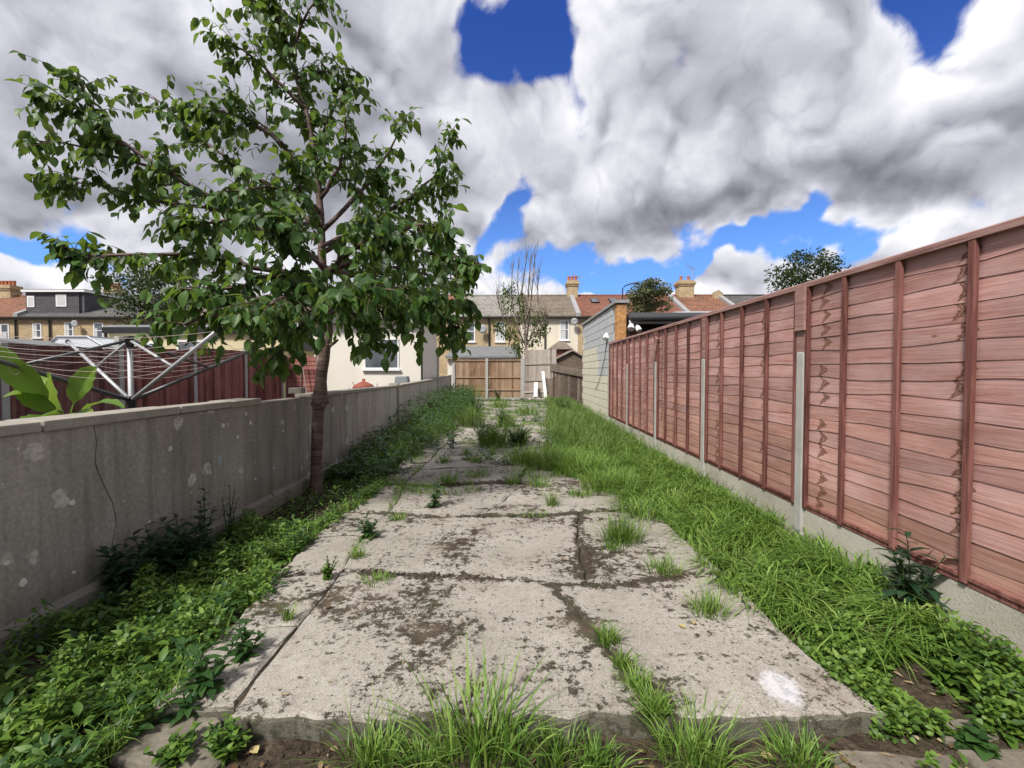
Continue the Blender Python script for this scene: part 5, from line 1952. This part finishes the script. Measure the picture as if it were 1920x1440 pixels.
# half-bare tree behind the end fence
bt = at(987, 690, 25.6)
btree = thing('half_bare_tree', (bt.x, 25.6, -.1), 'tall half-bare tree with upright grey twigs and green lower leaves behind the end fence', 'tree')
rg = random.Random(21)
tk = MB()
b0 = Vector((bt.x, 25.6, -.1))
fork = Vector(at(986, 650, 25.6))
tk.tube([b0, fork], [.11, .09], 8)
tko = tk.build('trunk', MT['grey_bark'], btree, smooth=True)
GP = []
lm = MB()
for (pts, r0) in [([(986, 650), (984, 600), (978, 550), (985, 500), (988, 478)], .05), ([(986, 650), (992, 600), (996, 560), (1000, 520), (1003, 480)], .045),
                  ([(986, 650), (972, 620), (962, 580), (958, 540), (962, 500)], .04), ([(986, 650), (1002, 620), (1010, 585), (1008, 540), (1012, 505)], .035),
                  ([(986, 645), (960, 625), (945, 600), (935, 570), (930, 545)], .03), ([(988, 640), (1010, 625), (1022, 605), (1025, 585)], .025), ([(985, 620), (975, 580), (970, 530), (972, 490)], .035),
                  ([(985, 600), (990, 560), (993, 510), (996, 476)], .035)]:
    P_ = [at(x, y, 25.6 + rg.uniform(-.5, .5)) for (x, y) in pts]
    lm.tube(P_, [r0 * (1 - k / len(P_)) + .008 for k in range(len(P_))], 5, cap=False)
    for k in range(1, len(P_)):
        for j in range(9):
            s_ = P_[k - 1].lerp(P_[k], rg.random())
            L_ = rg.uniform(.5, 1.5)
            e_ = s_ + Vector((rg.gauss(0, .22), rg.gauss(0, .22), 1)).normalized() * L_
            m_ = s_.lerp(e_, .5) + Vector((rg.gauss(0, .05), rg.gauss(0, .05), 0))
            lm.tube([s_, m_, e_], [.013, .009, .004], 4, cap=False)
lm.build('branches', MT['grey_bark'], tko)['kind'] = 'stuff'
Pn, ng = [], np.random.default_rng(4)
for (px0, py0, n_, rr_) in [(945, 552, 40, .35), (955, 575, 40, .4), (970, 600, 45, .4), (940, 615, 35, .3), (955, 628, 60, .4), (968, 645, 50, .35), (972, 660, 40, .3), (1005, 600, 35, .3), (1010, 625, 50, .35), (1020, 612, 30, .25), (1000, 640, 30, .3), (930, 610, 25, .25), (975, 560, 30, .35), (982, 580, 30, .35), (1016, 590, 20, .25), (960, 545, 25, .3)]:
    c_ = np.array(at(px0, py0, 25.6))
    Pn.append(c_ + ng.normal(0, rr_ * .62, (int(n_ * 2.6), 3)))
Pn = np.concatenate(Pn)
Ls = ng.uniform(.10, .22, len(Pn))
V, fq, ft = leafgeo(Pn, ng.normal(0, .6, Pn.shape) + [0, 0, -.4], ng.normal(0, .6, Pn.shape) + [0, 0, 1], Ls, Ls * .65, LEAF_TINY, .2, .1)
npmesh('crown', V, fq, MT['tree_mid'], btree, Ft=ft)['kind'] = 'stuff'

# ------------------------------------------------------------------ low vegetation
def blade_patch(xy, hmin, hmax, lean, wid, rg, z=None, bias=(0, 0), droop=(.25, .75), comb=0.0):
    n = len(xy)
    zz = np.where((xy[:, 0] < ER(xy[:, 1]) - .03) & (xy[:, 0] > -1.5), -.02, ground_z(xy[:, 0], xy[:, 1])) if z is None else np.full(n, z)
    P = np.concatenate([xy, zz[:, None] - .01], 1)
    H_ = rg.uniform(hmin, hmax, n)
    ang = rg.uniform(0, 2 * np.pi, n)
    if comb:
        ang = comb * 1.6 * vnoise(xy[:, 0], xy[:, 1], 3.1, 12) * np.pi + rg.normal(0, .8, n)
        H_ = H_ * (.75 + .4 * np.clip(vnoise(xy[:, 0], xy[:, 1], 5.5, 2) + .4, 0, 1.3))
    mag = rg.uniform(.2, 1.0, n) * lean
    ln_ = np.stack([np.cos(ang) * mag + bias[0], np.sin(ang) * mag + bias[1]], 1)
    return blades(P, H_, ln_, rg.uniform(.6, 1.2, n) * wid, rg.uniform(*droop, n), rg)


def scatter(n, x0, x1, y0, y1, keep, rg):
    out = []
    tot = 0
    while tot < n:
        x, y = rg.uniform(x0, x1, 4 * n), y0 + (y1 - y0) * rg.uniform(0, 1, 4 * n) ** 1.25
        k = keep(x, y)
        o_ = np.stack([x[k], y[k]], 1)
        out.append(o_)
        tot += len(o_)
        if not len(o_):
            break
    return np.concatenate(out)[:n]


rg = np.random.default_rng(5)
ER = np.vectorize(edge_r)


def verge_edge(y):
    e = ER(y) - .02 - .10 * np.clip((y - 3) / 2, 0, 1)
    e = e - .30 * np.exp(-((y - 4.4) / .35) ** 2) - .75 * np.exp(-((y - 6.2) / .55) ** 2) - .35 * np.exp(-((y - 7.6) / .6) ** 2)
    e = e - .40 * np.clip((y - 6.0) / 2, 0, 1) + .75 * np.clip((y - 10.5) / 7, 0, 1)
    return e + .07 * vnoise(y, y * .3, 5, 2) + .09 * vnoise(y, y * .7, 11, 6)


keep = lambda x, y: (x > verge_edge(y)) & (x < FX - .04) & (vnoise(x, y, 3.0, 5) > -.58) & ~((x > 1.85) & (y < 2.75) & (vnoise(x, y, 3, 1) > -.2)) & ~((y < 2.5) & (x < 1.62))
xy = scatter(36000, .0, FX, 2.2, 16.0, keep, rg)
A_ = blade_patch(xy, .15, .38, 1.15, .0098, rg, bias=(-.25, -.25), comb=1.0, droop=(.35, .95))
o_ = npmesh('verge_grass', A_[0], A_[1], MT['grass'])
tag(o_, 'lush long green grass filling the verge below the pink fence', 'grass', kind='stuff')
keep = lambda x, y: (x > verge_edge(y) - .1 * rg.uniform(0, 1, x.shape) ** 2 * 3) & (x < FX - .05 + .1 * (y > 16)) & (vnoise(x, y, 2.0, 9) > -.45) & (rg.uniform(0, 1, x.shape) < np.clip((y - 6.5) / 7, 0, 1))
xy = scatter(15000, -.6, FX, 6.5, 22.5, keep, rg)
A_ = blade_patch(xy, .16, .62, .8, .009, rg)
o_ = npmesh('tall_grass', A_[0], A_[1], MT['dry_grass'])
tag(o_, 'tall pale seeding grass along the block wall at the far right', 'grass', kind='stuff')

# grass in the joints and over the far half of the path
def joint_keep(x, y):
    j = np.array(joints)
    dj = np.min(np.abs((y - .085 * np.sin(2.2 * x + 1.3 * y) - .03 * np.sin(5.1 * x + .7 * y))[:, None] - j[None, :]), 1)
    n_ = vnoise(x, y, 1.6, 3)
    a = (dj < .035) & (n_ > .25) & (y > 4.0)
    b = (np.abs(x - np.vectorize(crk)(y)) < .035) & (vnoise(x, y, 2.4, 8) > .15)
    c_ = (y > 4.9) & (n_ > .44 - .015 * (y - 5))
    d_ = (y > 9.5) & (n_ > .35)
    return (a | b | c_ | d_) & (x > -1.7) & (x < 1.5)


xy = scatter(19000, -1.7, 1.5, 2.4, 21.5, joint_keep, rg)
A_ = blade_patch(xy, .05, .19, .8, .006, rg, z=-.03)
o_ = npmesh('joint_grass', A_[0], A_[1], MT['grass'])
tag(o_, 'short grass growing out of the joints of the concrete path', 'grass', kind='stuff')


def cover(xy, hmin, hmax, L0, L1, rg, zoff=0, mt='clover', per=1, shape=LEAF_MID, wr=.8):
    n = len(xy)
    zz = ground_z(xy[:, 0], xy[:, 1]) + zoff
    hh = rg.uniform(hmin, hmax, n) * (.35 + .95 * np.clip(vnoise(xy[:, 0], xy[:, 1], 5.5, 3) + .35, 0, 1.2))
    P = np.stack([xy[:, 0], xy[:, 1], zz + hh], 1)
    ang = rg.uniform(0, 2 * np.pi, n)
    D = np.stack([np.cos(ang), np.sin(ang), rg.uniform(-.35, 1.0, n)], 1)
    Uv = np.stack([rg.normal(0, .5, n), rg.normal(0, .5, n) - .15, np.ones(n)], 1)
    L_ = rg.uniform(L0, L1, n)
    return leafgeo(P, D, Uv, L_, L_ * wr, shape, rg.uniform(.0, .4, n), rg.uniform(-.05, .5, n))


EL = np.vectorize(edge_l)
WXv = np.vectorize(WX)
bare = lambda x, y: ((x + 2.15) / .42) ** 2 + ((y - 4.75) / .75) ** 2 < 1
keepL = lambda x, y: (x < EL(y) + .06 + .05 * vnoise(x, y, 6, 2)) & (x > WXv(y) + .06) & (vnoise(x, y, 4.2, 6) > -.42) & ~(bare(x, y) & (rg.uniform(0, 1, x.shape) > .08))
xy = scatter(32000, -2.6, -1.3, 1.35, 6.6, keepL, rg)
A1 = cover(xy, .0, .17, .010, .030, rg)
xy2 = scatter(3600, -2.6, -1.3, 1.35, 5.0, keepL, rg)
A2 = cover(xy2, .03, .20, .03, .065, rg, shape=LEAF_LONG, wr=.35)
V, fq, ft = join(A1, A2)
o_ = npmesh('ground_cover', V, fq, MT['clover'], Ft=ft)
tag(o_, 'low bright green leafy ground cover along the foot of the cement wall', 'ground cover', kind='stuff')
xy = scatter(5200, -2.6, -1.35, 1.4, 6.0, keepL, rg)
A_ = blade_patch(xy, .08, .24, .9, .006, rg)
o_ = npmesh('bed_grass', A_[0], A_[1], MT['grass'])
tag(o_, 'thin grass mixed into the leafy bed by the cement wall', 'grass', kind='stuff')
def rosettes(n, x0, x1, y0, y1, keepf, rg, lo, hi, mt, name, label, hmax=.2):
    c_ = scatter(n, x0, x1, y0, y1, keepf, rg)
    P, D, Uv, L_ = [], [], [], []
    for (x, y) in c_:
        zb = float(ground_z(x, y))
        m_ = rg.integers(7, 15)
        hh_ = rg.uniform(.03, hmax)
        sz = rg.uniform(lo, hi)
        for k in range(m_):
            t = k / m_
            a = k * 2.4 + x * 50
            P.append((x + .015 * math.cos(a), y + .015 * math.sin(a), zb + .02 + hh_ * t))
            D.append((math.cos(a), math.sin(a), .1 + 1.1 * t))
            Uv.append((-.5 * math.cos(a), -.5 * math.sin(a), 1))
            L_.append(sz * rg.uniform(.75, 1.15) * (1.1 - .5 * t))
    P, D, Uv, L_ = np.array(P), np.array(D), np.array(Uv), np.array(L_)
    V, fq, ft = leafgeo(P, D, Uv, L_, L_ * .48, LEAF_BIG, .3, rg.uniform(.15, .6, len(L_)))
    tag(npmesh(name, V, fq, MT[mt], Ft=ft), label, 'weeds', kind='stuff')


rosettes(150, -2.5, -1.4, 1.4, 5.6, keepL, rg, .05, .10, 'weed_mid', 'leafy_weeds', 'broad-leaved weeds mixed through the left bed')
rosettes(90, -2.5, -1.4, 1.4, 5.0, keepL, rg, .05, .11, 'clover', 'pale_weeds', 'pale broad-leaved weeds mixed through the left bed')
# far left bank of dark tall weeds
keepF = lambda x, y: (x < EL(np.minimum(y, 8)) + .10 + .04 * (y - 6) * (y < 12) + .24 * (y >= 12) - .10 * np.clip(y - 14, 0, 8) + .22 * vnoise(x, y, 3, 2)) & (x > WXv(y) + .05) & (vnoise(x, y, 2.2, 4) > -.7)
xy = scatter(15000, -3.3, -.6, 5.7, 22.8, keepF, rg)
n = len(xy)
hh = rg.uniform(0, 1, n) ** .8 * (.20 + .52 * np.clip((xy[:, 1] - 6) / 5, 0, 1)) * (.7 + .5 * (vnoise(xy[:, 0], xy[:, 1], 2.6, 6) > 0))
P = np.stack([xy[:, 0], xy[:, 1], -.08 + hh], 1)
ang = rg.uniform(0, 2 * np.pi, n)
D = np.stack([np.cos(ang), np.sin(ang), rg.uniform(.0, 1.0, n)], 1)
L_ = rg.uniform(.05, .12, n)
V, fq, ft = leafgeo(P, D, np.stack([rg.normal(0, .4, n), rg.normal(0, .4, n), np.ones(n)], 1), L_, L_ * .34, LEAF_LONG, .2, .3)
o_ = npmesh('weed_bank', V, fq, MT['weed_mid'], Ft=ft)
tag(o_, 'dense dark weeds crowding the far part of the cement wall', 'weeds', kind='stuff')
xy = scatter(5000, -3.3, -.6, 6.5, 22.8, keepF, rg)
A_ = blade_patch(xy, .2, .65, .5, .009, rg)
o_ = npmesh('bank_grass', A_[0], A_[1], MT['grass'])
tag(o_, 'tall grass rising through the far weeds on the left', 'grass', kind='stuff')
# right near corner: mixed leafy weeds
keepR = lambda x, y: (x > 1.42 + .1 * np.clip(2.0 - y, 0, 1)) & (x < FX - .05) & ((vnoise(x, y, 4.2, 7) > -.12) | (x < 1.72)) & ~((y > 2.35) & (x < 1.75)) & ~((y < 1.72) & (x < 2.0) & (vnoise(x, y, 5, 2) < .5))
xy = scatter(9500, 1.4, FX, 1.4, 2.95, keepR, rg)
A1 = cover(xy, .0, .13, .012, .034, rg)
xy2 = scatter(1300, 1.5, FX, 1.45, 2.9, keepR, rg)
A2 = cover(xy2, .03, .16, .03, .06, rg, shape=LEAF_LONG, wr=.38)
V, fq, ft = join(A1, A2)
o_ = npmesh('corner_weeds', V, fq, MT['clover'], Ft=ft)
tag(o_, 'bright leafy weeds spreading over soil in the near right corner', 'weeds', kind='stuff')

rosettes(70, 1.45, FX, 1.45, 3.0, keepR, rg, .04, .09, 'clover', 'corner_leafy_weeds', 'broad pale leaves among the weeds in the near right corner')
far_keep = lambda x, y: (vnoise(x, y, 1.7, 21) > .30 - .05 * np.clip(y - 8, 0, 6)) & (x > -1.6) & (x < 1.3)
rosettes(420, -1.6, 1.3, 6.2, 21.5, far_keep, rg, .07, .14, 'weed_mid', 'far_path_weeds', 'leafy weeds spreading over the far part of the path', .32)
# crumbs of soil, moss and stone lying about
def crumbs(P, size, rg, mt, name, label):
    n = len(P)
    o6 = np.array([[1, 0, 0], [-1, 0, 0], [0, 1, 0], [0, -1, 0], [0, 0, 1], [0, 0, -1]], float)
    V = o6[None] * rg.uniform(.5, 1.2, (n, 6, 1)) * size[:, None, None] + rg.normal(0, .18, (n, 6, 3)) * size[:, None, None]
    V[:, :, 2] *= .7
    V += P[:, None, :]
    t8 = np.array([[0, 2, 4], [2, 1, 4], [1, 3, 4], [3, 0, 4], [2, 0, 5], [1, 2, 5], [3, 1, 5], [0, 3, 5]])
    T = (np.arange(n)[:, None, None] * 6 + t8[None]).reshape(-1, 3)
    o = npmesh(name, V.reshape(-1, 3), None, MT[mt], Ft=T, smooth=False)
    tag(o, label, 'debris', kind='stuff')


n = 2600
x = rg.uniform(-1.6, 1.4, n)
jj = np.array([2.93, 4.24, 5.45, 6.75])[rg.integers(0, 4, n)]
y = jj + rg.normal(0, .035, n)
y = y + .085 * np.sin(2.2 * x + 1.3 * y) + .03 * np.sin(5.1 * x + .7 * y)
k_ = vnoise(x, y, 3.0, 2) > -.2
x, y = x[k_], y[k_]
crumbs(np.stack([x, y, np.full(len(x), .002)], 1), rg.uniform(.003, .011, len(x)), rg, 'clod', 'moss_crumbs', 'dark crumbs of moss and soil scattered along the path joints')
x, y = rg.uniform(-1.15, 1.35, 1500), rg.uniform(1.8, 5.5, 1500)
k_ = vnoise(x, y, 2.6, 14) > .1
crumbs(np.stack([x[k_], y[k_], np.full(k_.sum(), .003)], 1), rg.uniform(.002, .007, k_.sum()), rg, 'clod', 'path_grit', 'dark grit and moss specks lying on the path slabs')
x = np.concatenate([rg.uniform(-2.5, -1.5, 2200), rg.uniform(1.4, 2.38, 1500), rg.uniform(-1.6, 1.9, 1600)])
y = np.concatenate([rg.uniform(1.4, 6.0, 2200), rg.uniform(1.4, 3.2, 1500), rg.uniform(1.3, 1.69, 1600)])
crumbs(np.stack([x, y, ground_z(x, y) + .002], 1), rg.uniform(.003, .016, len(x)) * rg.uniform(.4, 1, len(x)), rg, 'soil', 'soil_clods', 'small clods and stones on the bare soil of the beds')
x = np.concatenate([rg.uniform(-2.5, -1.5, 260), rg.uniform(1.45, 2.38, 200), rg.uniform(-1.6, 1.9, 160), rg.uniform(-1.2, 1.4, 40)])
y = np.concatenate([rg.uniform(1.4, 6.0, 260), rg.uniform(1.4, 3.2, 200), rg.uniform(1.3, 1.69, 160), rg.uniform(1.8, 4.5, 40)])
z = ground_z(x, y) + .012
z[-40:] = .006
n = len(x)
a = rg.uniform(0, 6.28, n)
L_ = rg.uniform(.012, .045, n)
V, fq, ft = leafgeo(np.stack([x, y, z], 1), np.stack([np.cos(a), np.sin(a), rg.uniform(-.1, .2, n)], 1), np.stack([rg.normal(0, .3, n), rg.normal(0, .3, n), np.ones(n)], 1), L_, L_ * rg.uniform(.2, .7, n), LEAF_MID, .3, .2)
tag(npmesh('leaf_litter', V, fq, MT['dead_leaf'], Ft=ft), 'small dead brown leaves and straw scattered on soil and path', 'leaf litter', kind='stuff')

# ---- single tufts and plants
def tuft(px, py, wpx, hpx, label, mt='grass', n=140, z=0.0, lean=.7, wid=.005, group='grass tufts on the path', name='grass_tuft'):
    p = gz(px, py, z)
    rad = wpx * p.y / F * .5
    hgt = hpx * p.y / F
    ng = np.random.default_rng(int(px * 7 + py))
    a = ng.uniform(0, 2 * np.pi, n)
    r = rad * .75 * ng.uniform(0, 1, n) ** .8
    xy = np.stack([p.x + np.cos(a) * r, p.y + np.sin(a) * r * .8], 1)
    P = np.concatenate([xy, np.full((n, 1), z - .015)], 1)
    out = np.stack([np.cos(a), np.sin(a)], 1) * (r / max(rad, 1e-4))[:, None] * lean + ng.normal(0, .3, (n, 2))
    H_ = hgt * ng.uniform(.45, 1.15, n)
    V, q = blades(P, H_, out, ng.uniform(.6, 1.2, n) * wid, ng.uniform(.05, .5, n), ng)
    o = npmesh(name, V, q, MT[mt], None, org=(p.x, p.y, z))
    return tag(o, label, 'grass', group)


tuft(1165, 1015, 100, 62, 'big round grass tuft on the path beside the verge grass', n=420)
tuft(1242, 1072, 90, 42, 'spiky grass tuft on the path, second of the three nearest the verge', n=170)
tuft(1330, 1150, 95, 56, 'spiky grass tuft on the path, nearest of the three by the verge', n=200)
tuft(710, 1090, 90, 30, 'low flat grass tuft in the crack on the left of the path', n=130)
tuft(1037, 950, 34, 46, 'small upright grass tuft in the middle of the path', n=110)
tuft(540, 1158, 26, 40, 'tiny grass tuft in the long crack at the left of the path', n=60)
tuft(1010, 915, 60, 34, 'bright yellow-green grass tuft behind the small upright one', n=160)
tuft(965, 905, 50, 30, 'short grass tuft at the path centre left of the bright one', n=120)
for (x, y, w_, h_, n_) in [(1140, 1205, 55, 45, 160), (1165, 1250, 50, 45, 130), (1195, 1295, 60, 55, 150), (1225, 1335, 70, 60, 160)]:
    tuft(x, y, w_, h_, {1205: 'farthest grass tuft in the crack running from the front edge', 1250: 'second grass tuft in the crack running from the front edge', 1295: 'third grass tuft in the crack running from the front edge', 1335: 'nearest grass tuft in the crack at the front edge'}[y], n=n_)
fz = -.09
for (x, y, w_, h_, n_, lab, wd) in [(905, 1425, 240, 165, 210, 'tall drooping grass clump at the centre of the front edge', .0095), (700, 1432, 150, 95, 200, 'grass clump at the front edge left of the tall one', .006),
                                    (1040, 1430, 190, 75, 200, 'wide grass clump at the front edge right of the tall one', .006), (1300, 1432, 190, 110, 330, 'grass clump at the front edge below the cracked slab', .0055),
                                    (1500, 1440, 150, 75, 240, 'grass clump at the front edge near the white paint spill', .0055), (800, 1440, 120, 80, 160, 'low grass clump just left of the tall front clump', .006), (1120, 1440, 120, 70, 170, 'low grass clump between the wide clump and the cracked slab', .006)]:
    tuft(x, y, w_, h_, lab, n=n_, z=fz, lean=.9, wid=wd, group='grass clumps along the front edge')
for (x, y, w_, h_, n_, lab, mt) in [(925, 838, 70, 60, 320, 'tall green clump in the middle of the far path', 'grass'), (972, 832, 60, 45, 220, 'lower green clump right of the tall far clump', 'grass'),
                                    (885, 800, 70, 55, 260, 'pale seeding clump near the far end left of the path', 'dry_grass'), (950, 800, 50, 40, 180, 'dark green clump beyond the tall far clump', 'grass'),
                                    (990, 778, 60, 30, 160, 'small clump near the far end of the path', 'grass'), (935, 765, 50, 32, 160, 'small dark clump in front of the golden fence', 'grass'), (880, 752, 80, 40, 200, 'dark clump at the foot of the golden fence left half', 'grass')]:
    tuft(x, y, w_, h_, lab, mt, n=n_, wid=.012, lean=.4, group='grass clumps on the far path')


for (x, y, w_, h_, n_, lab) in [(895, 895, 60, 26, 120, 'low grass tuft left of the short central tuft'), (841, 905, 60, 30, 130, 'grass tuft over the left crack level with the tree foot'), (832, 868, 45, 26, 110, 'small grass tuft at the left edge past the tree'),
                               (890, 868, 40, 22, 90, 'small grass tuft left of the bright mat'), (985, 870, 120, 46, 620, 'bright grass mat spreading over the path from the verge, left end'), (1040, 876, 120, 48, 650, 'bright grass mat spreading over the path from the verge, middle'),
                               (1090, 888, 110, 48, 620, 'bright grass mat spreading over the path from the verge, right end'), (1140, 922, 130, 56, 700, 'dense grass bulge pushing onto the path behind the big round tuft'), (1085, 932, 60, 26, 140, 'flat grass tuft left of the dense bulge'),
                               (875, 852, 22, 26, 50, 'thin grass tuft on the far slab, left of two'), (924, 852, 24, 28, 60, 'thin grass tuft on the far slab, right of two'), (670, 1045, 40, 28, 90, 'grass tuft in the long crack behind the ferny weed'),
                               (745, 975, 40, 25, 80, 'low grass tuft in the crack left of the ragged weed'), (1150, 1030, 60, 24, 90, 'thin fringe of grass at the foot of the big round tuft')]:
    tuft(x, y, w_, h_, lab, n=n_, wid=.007)


def weed(px, py, hpx, label, nstem=3, leafl=.09, mt='weed_dark', z=None, spread=.35, nl=13, wr=.24, name='weed_plant', group=None, Y=None):
    z = -.07 if z is None else z
    p = gz(px, py, z) if Y is None else Vector((at(px, py, Y).x, Y, z))
    if p.x < -2:
        p.x = max(p.x, WX(p.y) + .15)
    hgt = hpx * p.y / F
    r = random.Random(int(px * 3 + py))
    t = thing(name, p, label, 'weed', group)
    st = MB()
    P, D, Uv, L_ = [], [], [], []
    for s_ in range(nstem):
        a = r.uniform(0, 6.28)
        lean = Vector((math.cos(a), math.sin(a), 0)) * spread * (r.uniform(.3, 1) if s_ else .15)
        hh_ = hgt * (1 if s_ == 0 else r.uniform(.55, .95))
        pts = [p + Vector((0, 0, -.02)) + (lean * (k / 5) ** 1.4 + Vector((r.gauss(0, .01), r.gauss(0, .01), 1 * k / 5))) * hh_ for k in range(6)]
        st.tube(pts, [.0055, .005, .0045, .004, .003, .002], 5, cap=False)
        for k in range(nl):
            tt = .12 + .88 * (k + .5) / nl
            fi = tt * 5
            i0 = min(int(fi), 4)
            q = pts[i0].lerp(pts[i0 + 1], fi - i0)
            aa = k * 2.4 + s_
            up_ = .15 + .75 * tt
            P.append(q)
            D.append(Vector((math.cos(aa), math.sin(aa), up_ + r.gauss(0, .15))))
            Uv.append(Vector((-math.cos(aa) * .4, -math.sin(aa) * .4, 1)))
            L_.append(leafl * r.uniform(.7, 1.15) * (1.15 - .6 * tt))
    st.build('stem', MT['weed_mid'], t)
    L_ = np.array(L_)
    V, fq, ft = leafgeo(np.array(P), np.array(D), np.array(Uv), L_, L_ * wr * 2, LEAF_LONG, .25, np.random.default_rng(int(px)).uniform(.2, .7, len(L_)))
    npmesh('leaves', V, fq, MT[mt], t, Ft=ft)['kind'] = 'stuff'
    return t


weed(1705, 1165, 175, 'tall dark willowherb-like weed against the concrete gravel board on the right', 6, .17, spread=.42, nl=18, wr=.15)
weed(385, 1300, 95, 'nearest dark leafy weed in the crack left of the path', 4, .10, 'weed_mid', spread=.8, nl=12, z=-.02)
weed(460, 1235, 75, 'dark leafy weed in the crack just behind the nearest one', 4, .085, 'weed_mid', spread=.8, nl=12, z=-.02)
weed(350, 1335, 50, 'small leafy weed on the broken corner stone', 3, .08, 'weed_mid', spread=.9, nl=8, z=-.04)
weed(688, 1010, 52, 'bushy dark weed in the long crack below the tree', 6, .10, 'weed_mid', spread=.7, nl=12, z=-.01)
weed(812, 952, 55, 'dark ragged weed on the middle of the path', 5, .10, 'weed_mid', spread=.9, nl=10, z=0)
weed(850, 840, 42, 'small dark weed at the left edge of the far path', 4, .14, 'weed_dark', spread=.8, nl=8, z=0)
weed(205, 1135, 130, 'dark tall weed nearest along the cement wall', 9, .13, spread=.5, nl=17)
weed(262, 1105, 135, 'dark tall weed second along the cement wall', 10, .13, spread=.5, nl=17)
weed(310, 1075, 120, 'dark bushy weed third along the cement wall', 10, .13, spread=.55, nl=16)
weed(345, 1050, 140, 'slim dark weed fourth along the cement wall', 4, .10, spread=.25, nl=18)
weed(405, 1020, 118, 'slender seeding weed with feathery top by the cement wall', 4, .055, spread=.2, nl=24, wr=.16)
weed(225, 1165, 70, 'low dark weed in front of the wall weeds', 5, .10, 'weed_mid', spread=.7, nl=12)
weed(615, 1085, 52, 'bright yellow-green ferny weed in the crack left of the path', 9, .035, 'clover', spread=.6, nl=16, wr=.35, z=-.01)
weed(660, 905, 60, 'leafy shrub seedling beside the tree foot', 6, .10, 'weed_mid', spread=.8, nl=10, wr=.34)
weed(715, 880, 70, 'dark leafy weed at the wall foot past the tree', 6, .12, 'weed_dark', spread=.6, nl=12, wr=.3)
weed(430, 1415, 75, 'bright bushy weed at the front left below the slab corner', 26, .045, 'clover', spread=.9, nl=13, wr=.36, z=-.09)
weed(330, 1430, 60, 'low bright weed left of the front slab corner', 16, .05, 'clover', spread=1.0, nl=11, wr=.36, z=-.09)
weed(1770, 1290, 85, 'broad-leaved bright weed in the near right corner', 8, .075, 'clover', spread=.8, nl=8, wr=.36)
weed(1830, 1400, 40, 'pale mallow-like weed on the paving at the lower right', 6, .07, 'weed_mid', spread=1.2, nl=7, wr=.5)
weed(1580, 1215, 60, 'leafy weed where the verge grass ends', 6, .06, 'clover', spread=.8, nl=11, wr=.35)
weed(120, 1330, 90, 'leafy green weed at the lower left corner', 8, .07, 'clover', spread=.8, nl=11, wr=.36)
weed(60, 1400, 90, 'pale leafy weed at the bottom left edge', 7, .09, 'clover', spread=.9, nl=9, wr=.36)
weed(225, 1230, 70, 'yellowish leafy weed under the wall plinth', 5, .06, 'clover', spread=.7, nl=10, wr=.4)
weed(1222, 822, 62, 'dark shrub-like weed at the fence foot among the verge grass', 16, .13, 'weed_dark', spread=.8, nl=10, wr=.4)

for (x, y, h_, n_, mt_, lab) in [(905, 835, 62, 20, 'weed_mid', 'leafy green weed clump standing in the middle of the far path'), (945, 800, 42, 16, 'weed_dark', 'dark leafy weed clump beyond the far path clumps'), (968, 838, 46, 18, 'weed_mid', 'leafy weed clump right of the tall far clump'),
                              (1055, 775, 34, 14, 'weed_mid', 'leafy weed at the right edge of the far path'), (895, 775, 40, 16, 'weed_mid', 'leafy weed in front of the left golden panel'), (875, 748, 26, 18, 'weed_dark', 'dark bush at the foot of the left golden panel'), (935, 752, 26, 14, 'weed_dark', 'dark bush at the foot of the right golden panel')]:
    weed(x, y, h_, lab, n_, .11 if y > 790 else .16, mt_, z=-.02, spread=.8, nl=12, wr=.26)

# fallen leaves
for (px, py, z, s_, lab) in [(1285, 1178, .012, .05, 'pale fallen leaf lying on the path, left of a pair'), (1300, 1170, .012, .04, 'pale fallen leaf lying on the path, right of a pair'), (1425, 1415, -.07, .05, 'yellow fallen leaf in front of the slab edge'),
                             (482, 1412, -.07, .05, 'orange fallen leaf below the front left slab face')]:
    p = gz(px, py, z)
    a = rnd.uniform(0, 6.28)
    V, fq, ft = leafgeo(np.array([p]), np.array([[math.cos(a), math.sin(a), .05]]), np.array([[.1, -.2, 1.]]), np.array([s_]), np.array([s_ * .7]), LEAF_BIG, .3, .1)
    tag(npmesh('fallen_leaf', V, fq, MT['litter'], None, org=p, Ft=ft), lab, 'leaf', 'fallen leaves')
